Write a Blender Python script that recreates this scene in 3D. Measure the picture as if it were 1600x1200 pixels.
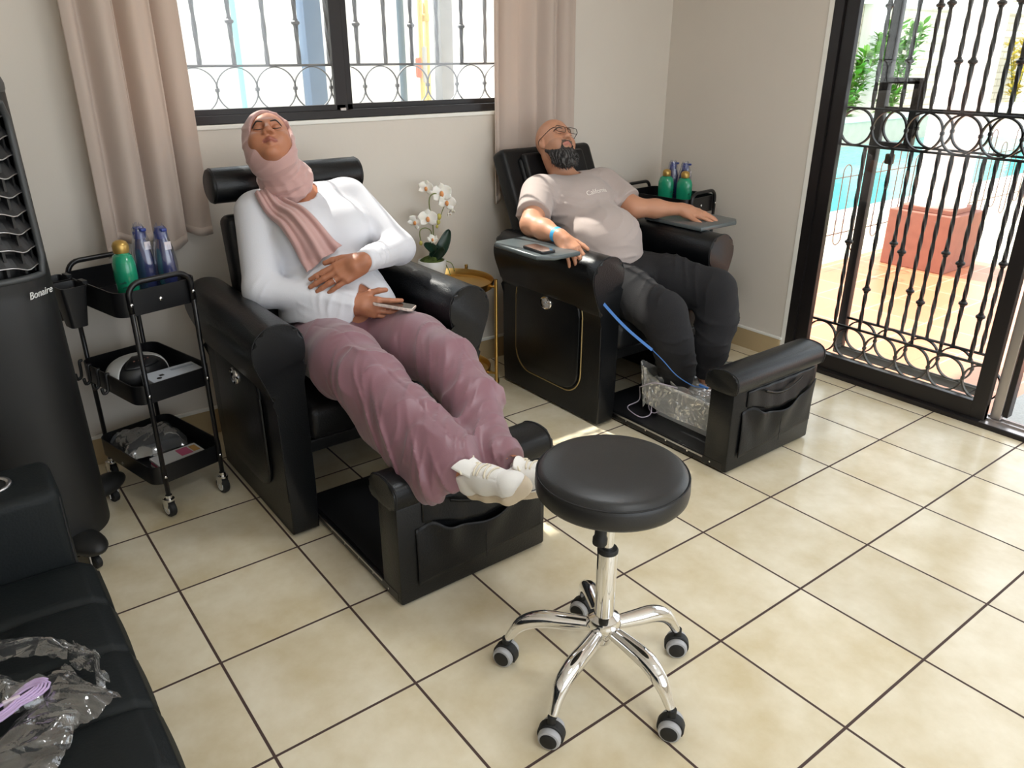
import bpy, bmesh, math, random
import numpy as np
from mathutils import Vector, Matrix, Euler

for o in list(bpy.data.objects): bpy.data.objects.remove(o, do_unlink=True)
scene = bpy.context.scene
COL = scene.collection
random.seed(7)

def S(r, g, b):
    f = lambda c: (c/255/12.92) if c/255 <= .04045 else ((c/255+.055)/1.055)**2.4
    return (f(r), f(g), f(b))

# ---------------------------------------------------------------- camera
cam_d = bpy.data.cameras.new('camera'); cam = bpy.data.objects.new('camera', cam_d); COL.objects.link(cam)
cam_d.sensor_width = 36.0; cam_d.lens = 1211.69/1600*36.0; cam_d.clip_start = .02; cam_d.clip_end = 200
cr = Vector((0.60622297, 0.79529339, 0.00146056)); cu = Vector((-0.31459059, 0.23811335, 0.91887692)); cb = Vector((0.73042896, -0.55750378, 0.3945416))
cam.matrix_world = Matrix(((cr.x, cu.x, cb.x, 1.857022), (cr.y, cu.y, cb.y, -3.581052), (cr.z, cu.z, cb.z, 1.594536), (0, 0, 0, 1)))
scene.camera = cam

# ---------------------------------------------------------------- world, sun, exposure
w = bpy.data.worlds.new('sky'); scene.world = w; w.use_nodes = True
nt = w.node_tree; bgn = nt.nodes['Background']
sky = nt.nodes.new('ShaderNodeTexSky'); sky.sky_type = 'HOSEK_WILKIE'; sky.turbidity = 4.0; sky.ground_albedo = .5
sky.sun_direction = Vector((-1, -.18, 1.34)).normalized()
mixn = nt.nodes.new('ShaderNodeMixRGB'); mixn.inputs[0].default_value = .62; mixn.inputs[2].default_value = (.93, .97, 1.0, 1)
nt.links.new(sky.outputs[0], mixn.inputs[1]); nt.links.new(mixn.outputs[0], bgn.inputs[0]); bgn.inputs[1].default_value = 3.0
sd = bpy.data.lights.new('sun', 'SUN'); sd.energy = 6.0; sd.angle = math.radians(.8); sd.color = (1.0, .95, .86)
so = bpy.data.objects.new('sun', sd); COL.objects.link(so)
so.rotation_euler = Vector((1, .18, -1.34)).to_track_quat('-Z', 'Y').to_euler(); so.location = (-8, -2, 10)
scene.view_settings.view_transform = 'Standard'; scene.view_settings.look = 'None'
scene.view_settings.gamma = 1; scene.view_settings.use_curve_mapping = False
scene.view_settings.exposure = 0.58
# two fill lights added unseen overhead, standing in for the room's other light
FILLS = []
for (lx, ly) in ((.2, -2.0), (2.0, -2.6)):
    ld = bpy.data.lights.new('added_fill_light', 'AREA'); ld.shape = 'DISK'; ld.size = .5; ld.energy = 9; ld.color = (.93, .97, 1.0)
    lo = bpy.data.objects.new('added_fill_light', ld); COL.objects.link(lo); lo.location = (lx, ly, 2.53); FILLS.append((lx, ly))

# ---------------------------------------------------------------- materials
def newmat(name):
    m = bpy.data.materials.new(name); m.use_nodes = True
    return m, m.node_tree, m.node_tree.nodes['Principled BSDF']
def mat(name, col, rough=.5, metal=0, bump=0, bscale=60, var=0, vscale=8, spec=.5, sheen=0, coat=0, emis=0, trans=0, sss=0, detail=4):
    m, t, p = newmat(name)
    p.inputs['Base Color'].default_value = (*col, 1); p.inputs['Roughness'].default_value = rough
    p.inputs['Metallic'].default_value = metal; p.inputs['Specular IOR Level'].default_value = spec
    p.inputs['Sheen Weight'].default_value = sheen; p.inputs['Coat Weight'].default_value = coat
    p.inputs['Coat Roughness'].default_value = .15
    p.inputs['Transmission Weight'].default_value = trans
    if sss:
        p.inputs['Subsurface Weight'].default_value = sss; p.inputs['Subsurface Radius'].default_value = (.012, .005, .003); p.inputs['Subsurface Scale'].default_value = .6
    if emis: p.inputs['Emission Color'].default_value = (*col, 1); p.inputs['Emission Strength'].default_value = emis
    tc = t.nodes.new('ShaderNodeTexCoord')
    if bump:
        n = t.nodes.new('ShaderNodeTexNoise'); n.inputs['Scale'].default_value = bscale; n.inputs['Detail'].default_value = detail
        b = t.nodes.new('ShaderNodeBump'); b.inputs['Strength'].default_value = bump; b.inputs['Distance'].default_value = .01
        t.links.new(tc.outputs['Object'], n.inputs['Vector']); t.links.new(n.outputs[0], b.inputs['Height']); t.links.new(b.outputs[0], p.inputs['Normal'])
    if var:
        n = t.nodes.new('ShaderNodeTexNoise'); n.inputs['Scale'].default_value = vscale; n.inputs['Detail'].default_value = 5
        r = t.nodes.new('ShaderNodeMapRange'); r.inputs[1].default_value = .3; r.inputs[2].default_value = .7; r.inputs[3].default_value = 1-var; r.inputs[4].default_value = 1+var
        x = t.nodes.new('ShaderNodeMixRGB'); x.blend_type = 'MULTIPLY'; x.inputs[0].default_value = 1; x.inputs[1].default_value = (*col, 1)
        t.links.new(tc.outputs['Object'], n.inputs['Vector']); t.links.new(n.outputs[0], r.inputs[0]); t.links.new(r.outputs[0], x.inputs[2]); t.links.new(x.outputs[0], p.inputs['Base Color'])
    return m
def vcmat(name, rough=.5, bump=0, bscale=60, sss=0, attr='Col'):
    m, t, p = newmat(name); a = t.nodes.new('ShaderNodeAttribute'); a.attribute_name = attr
    t.links.new(a.outputs['Color'], p.inputs['Base Color']); p.inputs['Roughness'].default_value = rough
    if sss:
        p.inputs['Subsurface Weight'].default_value = sss; p.inputs['Subsurface Radius'].default_value = (.012, .005, .003); p.inputs['Subsurface Scale'].default_value = .6
    if bump:
        tc = t.nodes.new('ShaderNodeTexCoord'); n = t.nodes.new('ShaderNodeTexNoise'); n.inputs['Scale'].default_value = bscale
        b = t.nodes.new('ShaderNodeBump'); b.inputs['Strength'].default_value = bump; b.inputs['Distance'].default_value = .004
        t.links.new(tc.outputs['Object'], n.inputs['Vector']); t.links.new(n.outputs[0], b.inputs['Height']); t.links.new(b.outputs[0], p.inputs['Normal'])
    return m
def clearmat(name, tint=(1, 1, 1), fac=.12, rough=.05, diff=0, dcol=(.8, .8, .8), crinkle=0):
    """thin clear sheet: transparent with a gloss layer (and a little milky body)"""
    m = bpy.data.materials.new(name); m.use_nodes = True; t = m.node_tree; t.nodes.clear()
    o = t.nodes.new('ShaderNodeOutputMaterial'); tr = t.nodes.new('ShaderNodeBsdfTransparent'); tr.inputs[0].default_value = (*tint, 1)
    g = t.nodes.new('ShaderNodeBsdfGlossy'); g.inputs['Roughness'].default_value = rough
    if crinkle:
        tc = t.nodes.new('ShaderNodeTexCoord'); n = t.nodes.new('ShaderNodeTexVoronoi'); n.inputs['Scale'].default_value = crinkle; n.feature = 'DISTANCE_TO_EDGE'
        nn = t.nodes.new('ShaderNodeTexNoise'); nn.inputs['Scale'].default_value = crinkle*.7; ad = t.nodes.new('ShaderNodeVectorMath'); ad.operation = 'MULTIPLY_ADD'; ad.inputs[1].default_value = (.05, .05, .05)
        t.links.new(tc.outputs['Object'], nn.inputs['Vector']); t.links.new(nn.outputs['Color'], ad.inputs[0]); t.links.new(tc.outputs['Object'], ad.inputs[2]); t.links.new(ad.outputs[0], n.inputs['Vector'])
        b = t.nodes.new('ShaderNodeBump'); b.inputs['Strength'].default_value = .9; b.inputs['Distance'].default_value = .02; t.links.new(n.outputs['Distance'], b.inputs['Height']); t.links.new(b.outputs[0], g.inputs['Normal'])
    lw = t.nodes.new('ShaderNodeLayerWeight'); lw.inputs[0].default_value = .35
    mr = t.nodes.new('ShaderNodeMapRange'); mr.inputs[3].default_value = fac; mr.inputs[4].default_value = min(1, fac*5+.1)
    mx = t.nodes.new('ShaderNodeMixShader'); t.links.new(lw.outputs['Facing'], mr.inputs[0]); t.links.new(mr.outputs[0], mx.inputs[0])
    t.links.new(tr.outputs[0], mx.inputs[1]); t.links.new(g.outputs[0], mx.inputs[2]); last = mx
    if diff:
        d = t.nodes.new('ShaderNodeBsdfDiffuse'); d.inputs[0].default_value = (*dcol, 1)
        m2 = t.nodes.new('ShaderNodeMixShader'); m2.inputs[0].default_value = diff
        t.links.new(mx.outputs[0], m2.inputs[1]); t.links.new(d.outputs[0], m2.inputs[2]); last = m2
    t.links.new(last.outputs[0], o.inputs[0]); return m

M = {}
M['leather'] = mat('black_leather', (.0040, .0046, .0056), .33, bump=.12, bscale=180, spec=.36)
M['leather_soft'] = mat('black_leather_soft', (.0050, .0053, .0060), .42, bump=.14, bscale=150, spec=.30)
M['sofa'] = mat('charcoal_sofa_leather', (.0060, .0085, .0095), .55, bump=.1, bscale=160, spec=.25)
M['stool'] = mat('stool_vinyl', (.012, .012, .0125), .42, bump=.05, bscale=200)
M['stitch'] = mat('stitching', (.008, .008, .009), .7)
M['chrome'] = mat('chrome', (.82, .82, .83), .07, 1)
M['steel'] = mat('brushed_steel', (.55, .55, .56), .28, 1)
M['gold'] = mat('gold_metal', (.62, .40, .13), .28, 1)
M['goldline'] = mat('gold_piping', (.55, .42, .2), .35, .8)
M['blackmetal'] = mat('black_metal', (.006, .006, .007), .33, .0, spec=.5)
M['plastic'] = mat('black_plastic', (.012, .012, .013), .4)
M['rubber'] = mat('black_rubber', (.008, .008, .008), .6)
M['greyring'] = mat('grey_wheel_ring', (.42, .42, .43), .45)
M['iron'] = mat('wrought_iron', (.018, .017, .017), .5, .2, bump=.15, bscale=120)
M['irongrey'] = mat('flare_grey_iron', (.20, .20, .21), .5, .2, bump=.15, bscale=120)  # grey lifted to imitate the window flare over the bars
M['alu'] = mat('bronze_aluminium', (.018, .015, .015), .35, .3)
M['alu_silver'] = mat('mill_aluminium', (.5, .46, .44), .3, .8)
M['wall'] = mat('plaster_wall', S(214, 206, 195), .7, bump=.04, bscale=35, var=.015, vscale=3)
M['white_paint'] = mat('white_paint', S(238, 236, 228), .55)
M['ceil'] = mat('ceiling_paint', S(240, 238, 232), .8)
M['glass'] = clearmat('window_glass', (.97, .98, .98), .03, .0)
M['doorglass'] = clearmat('door_glass', (.95, .96, .955), .035, .01)
M['wrap'] = clearmat('shrink_wrap', (.88, .9, .95), .10, .10, .03, (.75, .75, .8))
M['clear'] = clearmat('clear_plastic', (.93, .94, .95), .16, .12, .10, (.75, .75, .75))
M['milky'] = clearmat('milky_plastic', (.88, .89, .89), .28, .14, .30, (.70, .70, .68), crinkle=26)
M['film'] = clearmat('clear_film', (.95, .96, .97), .14, .10, .045, (.75, .75, .75), crinkle=14)
M['white'] = mat('white_plastic', (.72, .72, .70), .35)
M['paper'] = mat('white_card', (.62, .66, .72), .6)
M['curtain'] = None

def tiles():
    m, t, p = newmat('cream_floor_tiles'); N = t.nodes.new; L = t.links.new
    g = N('ShaderNodeNewGeometry'); sep = N('ShaderNodeSeparateXYZ'); L(g.outputs['Position'], sep.inputs[0])
    def grid(out):
        a = N('ShaderNodeMath'); a.operation = 'DIVIDE'; L(out, a.inputs[0]); a.inputs[1].default_value = .4
        f = N('ShaderNodeMath'); f.operation = 'ADD'; L(a.outputs[0], f.inputs[0]); f.inputs[1].default_value = .5
        fr = N('ShaderNodeMath'); fr.operation = 'FRACT'; L(f.outputs[0], fr.inputs[0])
        s = N('ShaderNodeMath'); s.operation = 'SUBTRACT'; L(fr.outputs[0], s.inputs[0]); s.inputs[1].default_value = .5
        ab = N('ShaderNodeMath'); ab.operation = 'ABSOLUTE'; L(s.outputs[0], ab.inputs[0])
        fl = N('ShaderNodeMath'); fl.operation = 'FLOOR'; L(a.outputs[0], fl.inputs[0])
        return ab.outputs[0], fl.outputs[0]
    gx, ix = grid(sep.outputs[0]); gy, iy = grid(sep.outputs[1])
    mn = N('ShaderNodeMath'); mn.operation = 'MINIMUM'; L(gx, mn.inputs[0]); L(gy, mn.inputs[1])
    r = N('ShaderNodeMapRange'); r.inputs[1].default_value = .0085; r.inputs[2].default_value = .0108; L(mn.outputs[0], r.inputs[0])
    cv = N('ShaderNodeCombineXYZ'); L(ix, cv.inputs[0]); L(iy, cv.inputs[1])
    wn = N('ShaderNodeTexWhiteNoise'); wn.noise_dimensions = '3D'; L(cv.outputs[0], wn.inputs['Vector'])
    ad = N('ShaderNodeVectorMath'); ad.operation = 'MULTIPLY_ADD'; L(wn.outputs['Color'], ad.inputs[0]); ad.inputs[1].default_value = (7, 7, 7); L(g.outputs['Position'], ad.inputs[2])
    no = N('ShaderNodeTexNoise'); no.inputs['Scale'].default_value = 5; no.inputs['Detail'].default_value = 7; no.inputs['Roughness'].default_value = .6; L(ad.outputs[0], no.inputs['Vector'])
    cr_ = N('ShaderNodeValToRGB'); e = cr_.color_ramp.elements; e[0].position = .3; e[0].color = (*S(212, 196, 160), 1); e[1].position = .7; e[1].color = (*S(236, 226, 202), 1)
    L(no.outputs[0], cr_.inputs[0])
    hv = N('ShaderNodeMapRange'); hv.inputs[3].default_value = .95; hv.inputs[4].default_value = 1.04; L(wn.outputs['Value'], hv.inputs[0])
    mu = N('ShaderNodeMixRGB'); mu.blend_type = 'MULTIPLY'; mu.inputs[0].default_value = 1; L(cr_.outputs[0], mu.inputs[1]); L(hv.outputs[0], mu.inputs[2])
    mx = N('ShaderNodeMixRGB'); L(r.outputs[0], mx.inputs[0]); mx.inputs[1].default_value = (*S(74, 56, 50), 1); L(mu.outputs[0], mx.inputs[2])
    L(mx.outputs[0], p.inputs['Base Color'])
    rr = N('ShaderNodeMapRange'); rr.inputs[3].default_value = .8; rr.inputs[4].default_value = .21; L(r.outputs[0], rr.inputs[0])
    L(rr.outputs[0], p.inputs['Roughness'])
    b = N('ShaderNodeBump'); b.inputs['Strength'].default_value = .5; b.inputs['Distance'].default_value = .002; L(r.outputs[0], b.inputs['Height']); L(b.outputs[0], p.inputs['Normal'])
    return m
M['tiles'] = tiles()
def brickish(name, c1, c2, cm, sx, scale, mort=.02, off=.5, rough=.6, squash=None, bw=.5, rh=.25):
    m, t, p = newmat(name); N = t.nodes.new; L = t.links.new
    tc = N('ShaderNodeTexCoord'); mp = N('ShaderNodeMapping'); mp.inputs['Scale'].default_value = sx; L(tc.outputs['Object'], mp.inputs[0])
    b = N('ShaderNodeTexBrick'); b.offset = off; b.inputs['Color1'].default_value = (*c1, 1); b.inputs['Color2'].default_value = (*c2, 1); b.inputs['Mortar'].default_value = (*cm, 1)
    b.inputs['Scale'].default_value = scale; b.inputs['Mortar Size'].default_value = mort; b.inputs['Brick Width'].default_value = bw; b.inputs['Row Height'].default_value = rh
    L(mp.outputs[0], b.inputs['Vector']); L(b.outputs['Color'], p.inputs['Base Color']); p.inputs['Roughness'].default_value = rough
    return m
def curtainmat():
    m, t, p = newmat('beige_curtain_cloth'); c = (*S(206, 190, 178), 1)
    p.inputs['Base Color'].default_value = c; p.inputs['Roughness'].default_value = .85; p.inputs['Sheen Weight'].default_value = .2
    tr = t.nodes.new('ShaderNodeBsdfTranslucent'); tr.inputs[0].default_value = (*S(220, 190, 160), 1)
    mx = t.nodes.new('ShaderNodeMixShader'); mx.inputs[0].default_value = .2
    o = t.nodes['Material Output']; t.links.new(p.outputs[0], mx.inputs[1]); t.links.new(tr.outputs[0], mx.inputs[2]); t.links.new(mx.outputs[0], o.inputs[0])
    tc = t.nodes.new('ShaderNodeTexCoord'); n = t.nodes.new('ShaderNodeTexNoise'); n.inputs['Scale'].default_value = 300
    b = t.nodes.new('ShaderNodeBump'); b.inputs['Strength'].default_value = .15; b.inputs['Distance'].default_value = .002
    t.links.new(tc.outputs['Object'], n.inputs['Vector']); t.links.new(n.outputs[0], b.inputs['Height']); t.links.new(b.outputs[0], p.inputs['Normal'])
    return m
M['curtain'] = curtainmat()

# ---------------------------------------------------------------- object helpers
def empty(name, label, cat, loc=(0, 0, 0), rz=0, group=None):
    o = bpy.data.objects.new(name, None); COL.objects.link(o); o.empty_display_size = .05
    o.location = loc; o.rotation_euler = (0, 0, rz); o['label'] = label; o['category'] = cat
    if group: o['group'] = group
    return o
def tag(o, label, cat, group=None):
    o['label'] = label; o['category'] = cat
    if group: o['group'] = group
    return o
def link(name, me, m, parent=None, smooth=True, label=None, world=False):
    o = bpy.data.objects.new(name, me); COL.objects.link(o)
    if m is not None and not me.materials: me.materials.append(m)
    if smooth: me.shade_smooth()
    if parent is not None:
        o.parent = parent
        if world: o.matrix_parent_inverse = PW(parent).inverted()
    if label: o['label'] = label
    return o
def PW(o):
    mw = Matrix.LocRotScale(o.location, o.rotation_euler, o.scale)
    if o.parent: mw = PW(o.parent) @ o.matrix_parent_inverse @ mw
    return mw
def obj(name, bm, m, parent=None, smooth=False, label=None, world=False, auto=None, mats=None):
    me = bpy.data.meshes.new(name); bmesh.ops.recalc_face_normals(bm, faces=bm.faces[:])
    if auto is not None:
        for e in bm.edges:
            if len(e.link_faces) == 2 and e.calc_face_angle(0) > math.radians(auto): e.smooth = False
        smooth = True
    bm.to_mesh(me); bm.free()
    if mats:
        for x in mats: me.materials.append(x)
    if smooth:
        for p in me.polygons: p.use_smooth = True
        return link(name, me, m, parent, False, label, world)
    return link(name, me, m, parent, False, label, world)
def struct(name, bm, m, parent=None, **k):
    o = obj(name, bm, m, parent, **k)
    if parent is None: o['kind'] = 'structure'
    return o
def box(bm, x0, x1, y0, y1, z0, z1, bev=0, seg=2, mi=0):
    g = bmesh.ops.create_cube(bm, size=1)['verts']
    for v in g: v.co = Vector(((x0+x1)/2+v.co.x*(x1-x0), (y0+y1)/2+v.co.y*(y1-y0), (z0+z1)/2+v.co.z*(z1-z0)))
    fs = set(f for v in g for f in v.link_faces)
    for f in fs: f.material_index = mi
    if bev:
        es = list(set(e for v in g for e in v.link_edges))
        r = bmesh.ops.bevel(bm, geom=es, offset=bev, segments=seg, affect='EDGES', profile=.5)
    return g
def bx(*a, **k):
    bm = bmesh.new(); box(bm, *a, **k); return bm
def frame_at(d):
    d = Vector(d).normalized(); a = Vector((0, 0, 1)) if abs(d.z) < .9 else Vector((1, 0, 0))
    u = d.cross(a).normalized(); return u, u.cross(d).normalized()
def tube(bm, pts, r, n=10, cap=True, mi=0, closed=False, rot=None, flat=1.0):
    """sweep a circle along pts; r scalar or list"""
    pts = [Vector(p) for p in pts]; k = len(pts); rs = r if hasattr(r, '__len__') else [r]*k
    rings = []; u = None
    for i, p in enumerate(pts):
        if closed: d = pts[(i+1) % k]-pts[i-1]
        else: d = pts[min(i+1, k-1)]-pts[max(i-1, 0)]
        d.normalize()
        if u is None: u, v = frame_at(d)
        else:
            u = (u-d*u.dot(d)).normalized(); v = u.cross(d).normalized()
        ring = []
        for j in range(n):
            a = 2*math.pi*j/n+(rot[i] if rot else 0)
            ring.append(bm.verts.new(p+u*(math.cos(a)*rs[i])+v*(math.sin(a)*rs[i]*flat)))
        rings.append(ring)
    m = k if closed else k-1
    for i in range(m):
        a, b = rings[i], rings[(i+1) % k]
        for j in range(n):
            f = bm.faces.new((a[j], a[(j+1) % n], b[(j+1) % n], b[j])); f.material_index = mi
    if cap and not closed:
        bm.faces.new(rings[0][::-1]).material_index = mi; bm.faces.new(rings[-1]).material_index = mi
    return rings
def tb(*a, **k):
    bm = bmesh.new(); tube(bm, *a, **k); return bm
def lathe(bm, prof, c=(0, 0, 0), n=32, mi=0, sy=1.0, M4=None):
    rings = []
    for (r, z) in prof:
        if r < 1e-6: rings.append([bm.verts.new((c[0], c[1], c[2]+z))])
        else: rings.append([bm.verts.new((c[0]+r*math.cos(2*math.pi*j/n), c[1]+r*sy*math.sin(2*math.pi*j/n), c[2]+z)) for j in range(n)])
    for i in range(len(rings)-1):
        a, b = rings[i], rings[i+1]
        for j in range(n):
            q = [a[j % len(a)], a[(j+1) % len(a)], b[(j+1) % len(b)], b[j % len(b)]]
            q2 = []
            for v in q:
                if v not in q2: q2.append(v)
            if len(q2) >= 3:
                try: bm.faces.new(q2).material_index = mi
                except ValueError: pass
    if M4 is not None:
        for rg in rings:
            for v in rg: v.co = M4 @ v.co
    return rings
def lt(*a, **k):
    bm = bmesh.new(); lathe(bm, *a, **k); return bm
def prism(bm, poly, axis, a, b, bev=0, seg=3, mi=0):
    """extrude 2-D polygon along axis (0:x 1:y 2:z) from a to b"""
    def P(q, t):
        return {0: (t, q[0], q[1]), 1: (q[0], t, q[1]), 2: (q[0], q[1], t)}[axis]
    v0 = [bm.verts.new(P(q, a)) for q in poly]; v1 = [bm.verts.new(P(q, b)) for q in poly]; n = len(poly)
    f0 = bm.faces.new(v0); f1 = bm.faces.new(v1[::-1]); fs = [f0, f1]
    for i in range(n): fs.append(bm.faces.new((v0[(i+1) % n], v0[i], v1[i], v1[(i+1) % n])))
    for f in fs: f.material_index = mi
    if bev:
        bmesh.ops.bevel(bm, geom=list(f0.edges)+list(f1.edges), offset=bev, segments=seg, affect='EDGES', profile=.5)
def rrect(w, h, r, n=6, cx=0, cy=0):
    out = []
    for (sx, sy, a0) in ((1, 1, 0), (-1, 1, 90), (-1, -1, 180), (1, -1, 270)):
        for i in range(n+1):
            a = math.radians(a0+90*i/n); out.append((cx+sx*(w/2-r)+r*math.cos(a), cy+sy*(h/2-r)+r*math.sin(a)))
    return out
def xform(bm, mtx, verts=None):
    for v in (verts or bm.verts): v.co = mtx @ v.co
def catmull(P, n=8, closed=False):
    P = [np.array(p, float) for p in P]; k = len(P); out = []
    for i in range(k if closed else k-1):
        if closed: p0, p1, p2, p3 = P[i-1], P[i], P[(i+1) % k], P[(i+2) % k]
        else: p0, p1, p2, p3 = P[max(i-1, 0)], P[i], P[i+1], P[min(i+2, k-1)]
        for j in range(n):
            t = j/n; out.append(.5*((2*p1)+(-p0+p2)*t+(2*p0-5*p1+4*p2-p3)*t*t+(-p0+3*p1-3*p2+p3)*t**3))
    if not closed: out.append(P[-1])
    return [Vector(p) for p in out]
def gridmesh(name, fn, nu, nv, m, parent=None, thick=0, world=False, label=None):
    vs = [fn(i/nu, j/nv) for i in range(nu+1) for j in range(nv+1)]
    fs = [(i*(nv+1)+j, (i+1)*(nv+1)+j, (i+1)*(nv+1)+j+1, i*(nv+1)+j+1) for i in range(nu) for j in range(nv)]
    me = bpy.data.meshes.new(name); me.from_pydata(vs, [], fs); me.update()
    o = link(name, me, m, parent, True, label, world)
    if thick:
        md = o.modifiers.new('t', 'SOLIDIFY'); md.thickness = thick; md.offset = 0
    return o
def dup(o, parent=None, **kw):
    c = o.copy(); COL.objects.link(c)
    if parent is not None: c.parent = parent
    for ch in list(o.children): dup(ch, c)
    for k, v in kw.items():
        if k == 'loc': c.location = v
        elif k == 'rz': c.rotation_euler = (0, 0, v)
        else: c[k] = v
    return c
_font = []
def text(name, s, size, m, mtx, parent=None, ext=.0006, shear=0, world=True):
    cu_ = bpy.data.curves.new(name, 'FONT'); cu_.body = s; cu_.size = size; cu_.extrude = ext; cu_.align_x = 'CENTER'; cu_.align_y = 'CENTER'; cu_.shear = shear
    o = bpy.data.objects.new(name, cu_); COL.objects.link(o)
    dg = bpy.context.evaluated_depsgraph_get(); me = bpy.data.meshes.new_from_object(o.evaluated_get(dg)); me.name = name
    bpy.data.objects.remove(o, do_unlink=True); me.materials.clear(); me.transform(mtx)
    return link(name, me, m, parent, False, None, world)

# ---------------------------------------------------------------- SDF modelling of bodies and cloth
def smin(a, b, k):
    h = np.maximum(k-np.abs(a-b), 0)/k
    return np.minimum(a, b)-h*h*k*.25
def rc(a, b, ra, rb, k=.02, op='+'): return ('c', np.array(a, float), np.array(b, float), ra, rb, k, op)
def el(c, r, R=None, k=.02, op='+'): return ('e', np.array(c, float), np.array(r, float), R, 0, k, op)
def chain(pts, rs, k=.02, op='+'): return [rc(pts[i], pts[i+1], rs[i], rs[i+1], k, op) for i in range(len(pts)-1)]
def prim_d(p, P):
    if p[0] == 'c':
        a, b, ra, rb = p[1], p[2], p[3], p[4]; ab = b-a; t = np.clip(((P-a)@ab)/max(ab@ab, 1e-9), 0, 1)
        q = P-a-t[:, None]*ab; return np.sqrt((q*q).sum(1))-(ra+(rb-ra)*t)
    c, r, R = p[1], p[2], p[3]; q = P-c
    if R is not None: q = q@R      # columns of R = local axes in world
    k0 = np.sqrt(((q/r)**2).sum(1)); k1 = np.sqrt(((q/(r*r))**2).sum(1))
    return k0*(k0-1)/np.maximum(k1, 1e-6)
def bbox(p):
    if p[0] == 'c': m = max(p[3], p[4]); return np.minimum(p[1], p[2])-m, np.maximum(p[1], p[2])+m
    m = p[2].max(); return p[1]-m, p[1]+m
def field(prims, P, off=0):
    d = np.full(len(P), .08, np.float64)
    for p in prims:
        lo, hi = bbox(p); mg = .06
        idx = np.nonzero(((P > lo-mg) & (P < hi+mg)).all(1))[0]
        if not len(idx): continue
        q = prim_d(p, P[idx])
        if p[6] == '+': d[idx] = smin(d[idx], q-off, p[5])
        elif p[6] == '-': d[idx] = -smin(-d[idx], q, p[5])
    return d
def axis_grid(lo, hi, h, fine=()):
    xs = [lo]
    while xs[-1] < hi:
        x = xs[-1]; s = h
        for (a, b, f) in fine:
            if a-.5*h <= x <= b: s = min(s, f)
        xs.append(x+s)
    return np.array(xs)
def sdf_mesh(fn, lo, hi, h, fine=((), (), ()), smooth=1):
    X, Y, Z = [axis_grid(lo[i], hi[i], h, fine[i]) for i in range(3)]
    nx, ny, nz = len(X), len(Y), len(Z); D = np.full((nx, ny, nz), .08, np.float32)
    st = 5
    cx, cy, cz = X[::st], Y[::st], Z[::st]
    G = np.stack(np.meshgrid(cx, cy, cz, indexing='ij'), -1).reshape(-1, 3)
    dc = fn(G); rad = h*st*1.75+.008
    act = np.nonzero(np.abs(dc) < rad)[0]
    ins = np.nonzero(dc <= -rad)[0]
    ax, ay, az = np.unravel_index(act, (len(cx), len(cy), len(cz)))
    ix_, iy_, iz_ = np.unravel_index(ins, (len(cx), len(cy), len(cz)))
    Mk = np.zeros((nx, ny, nz), bool)
    r = np.arange(-(st//2)-1, st//2+2)
    def fill(arr, bx_, by_, bz_, val):
        for i in r:
            for j in r:
                for k in r:
                    a, b, c = bx_*st+i, by_*st+j, bz_*st+k
                    ok = (a >= 0) & (b >= 0) & (c >= 0) & (a < nx) & (b < ny) & (c < nz)
                    arr[a[ok], b[ok], c[ok]] = val
    fill(D, ix_, iy_, iz_, -.05); fill(Mk, ax, ay, az, True)
    I, J, K = np.nonzero(Mk); del Mk
    for s in range(0, len(I), 400000):
        sl = slice(s, s+400000); P = np.stack([X[I[sl]], Y[J[sl]], Z[K[sl]]], 1); D[I[sl], J[sl], K[sl]] = fn(P)
    sg = D < 0
    c = sg[:-1, :-1, :-1].astype(np.int8)
    for dx in (0, 1):
        for dy in (0, 1):
            for dz in (0, 1):
                if dx+dy+dz: c = c+sg[dx:nx-1+dx, dy:ny-1+dy, dz:nz-1+dz]
    mix = (c > 0) & (c < 8); A = np.argwhere(mix); vid = np.full(mix.shape, -1, np.int32); vid[mix] = np.arange(len(A))
    acc = np.zeros((len(A), 3)); cnt = np.zeros(len(A)); a = A
    cor = [(0, 0, 0), (1, 0, 0), (0, 1, 0), (0, 0, 1), (1, 1, 0), (1, 0, 1), (0, 1, 1), (1, 1, 1)]
    for p in cor:
        for ax_ in range(3):
            if p[ax_]: continue
            q = list(p); q[ax_] = 1
            ia = (a[:, 0]+p[0], a[:, 1]+p[1], a[:, 2]+p[2]); ib = (a[:, 0]+q[0], a[:, 1]+q[1], a[:, 2]+q[2])
            da, db = D[ia].astype(float), D[ib].astype(float); m_ = (da < 0) != (db < 0)
            t = np.where(m_, da/np.where(m_, da-db, 1), 0)
            pa = np.stack([X[ia[0]], Y[ia[1]], Z[ia[2]]], 1); pb = np.stack([X[ib[0]], Y[ib[1]], Z[ib[2]]], 1)
            acc += np.where(m_[:, None], pa+t[:, None]*(pb-pa), 0); cnt += m_
    V = acc/cnt[:, None]
    F = []
    for ax_ in range(3):
        o1, o2 = (ax_+1) % 3, (ax_+2) % 3
        s0 = [slice(None)]*3; s1 = [slice(None)]*3; s0[ax_] = slice(0, -1); s1[ax_] = slice(1, None)
        A0, A1 = sg[tuple(s0)], sg[tuple(s1)]
        for flip, cond in ((False, A0 & ~A1), (True, ~A0 & A1)):
            E = np.argwhere(cond); ok = np.ones(len(E), bool)
            for o_ in (o1, o2): ok &= (E[:, o_] > 0) & (E[:, o_] < D.shape[o_]-1)
            E = E[ok]; q = []
            for (u, v) in ((0, 0), (1, 0), (1, 1), (0, 1)):
                e = E.copy(); e[:, o1] -= u; e[:, o2] -= v; q.append(vid[e[:, 0], e[:, 1], e[:, 2]])
            q = np.stack(q, 1); q = q[(q >= 0).all(1)]
            F.append(q if not flip else q[:, ::-1])
    F = np.concatenate(F)
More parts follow.
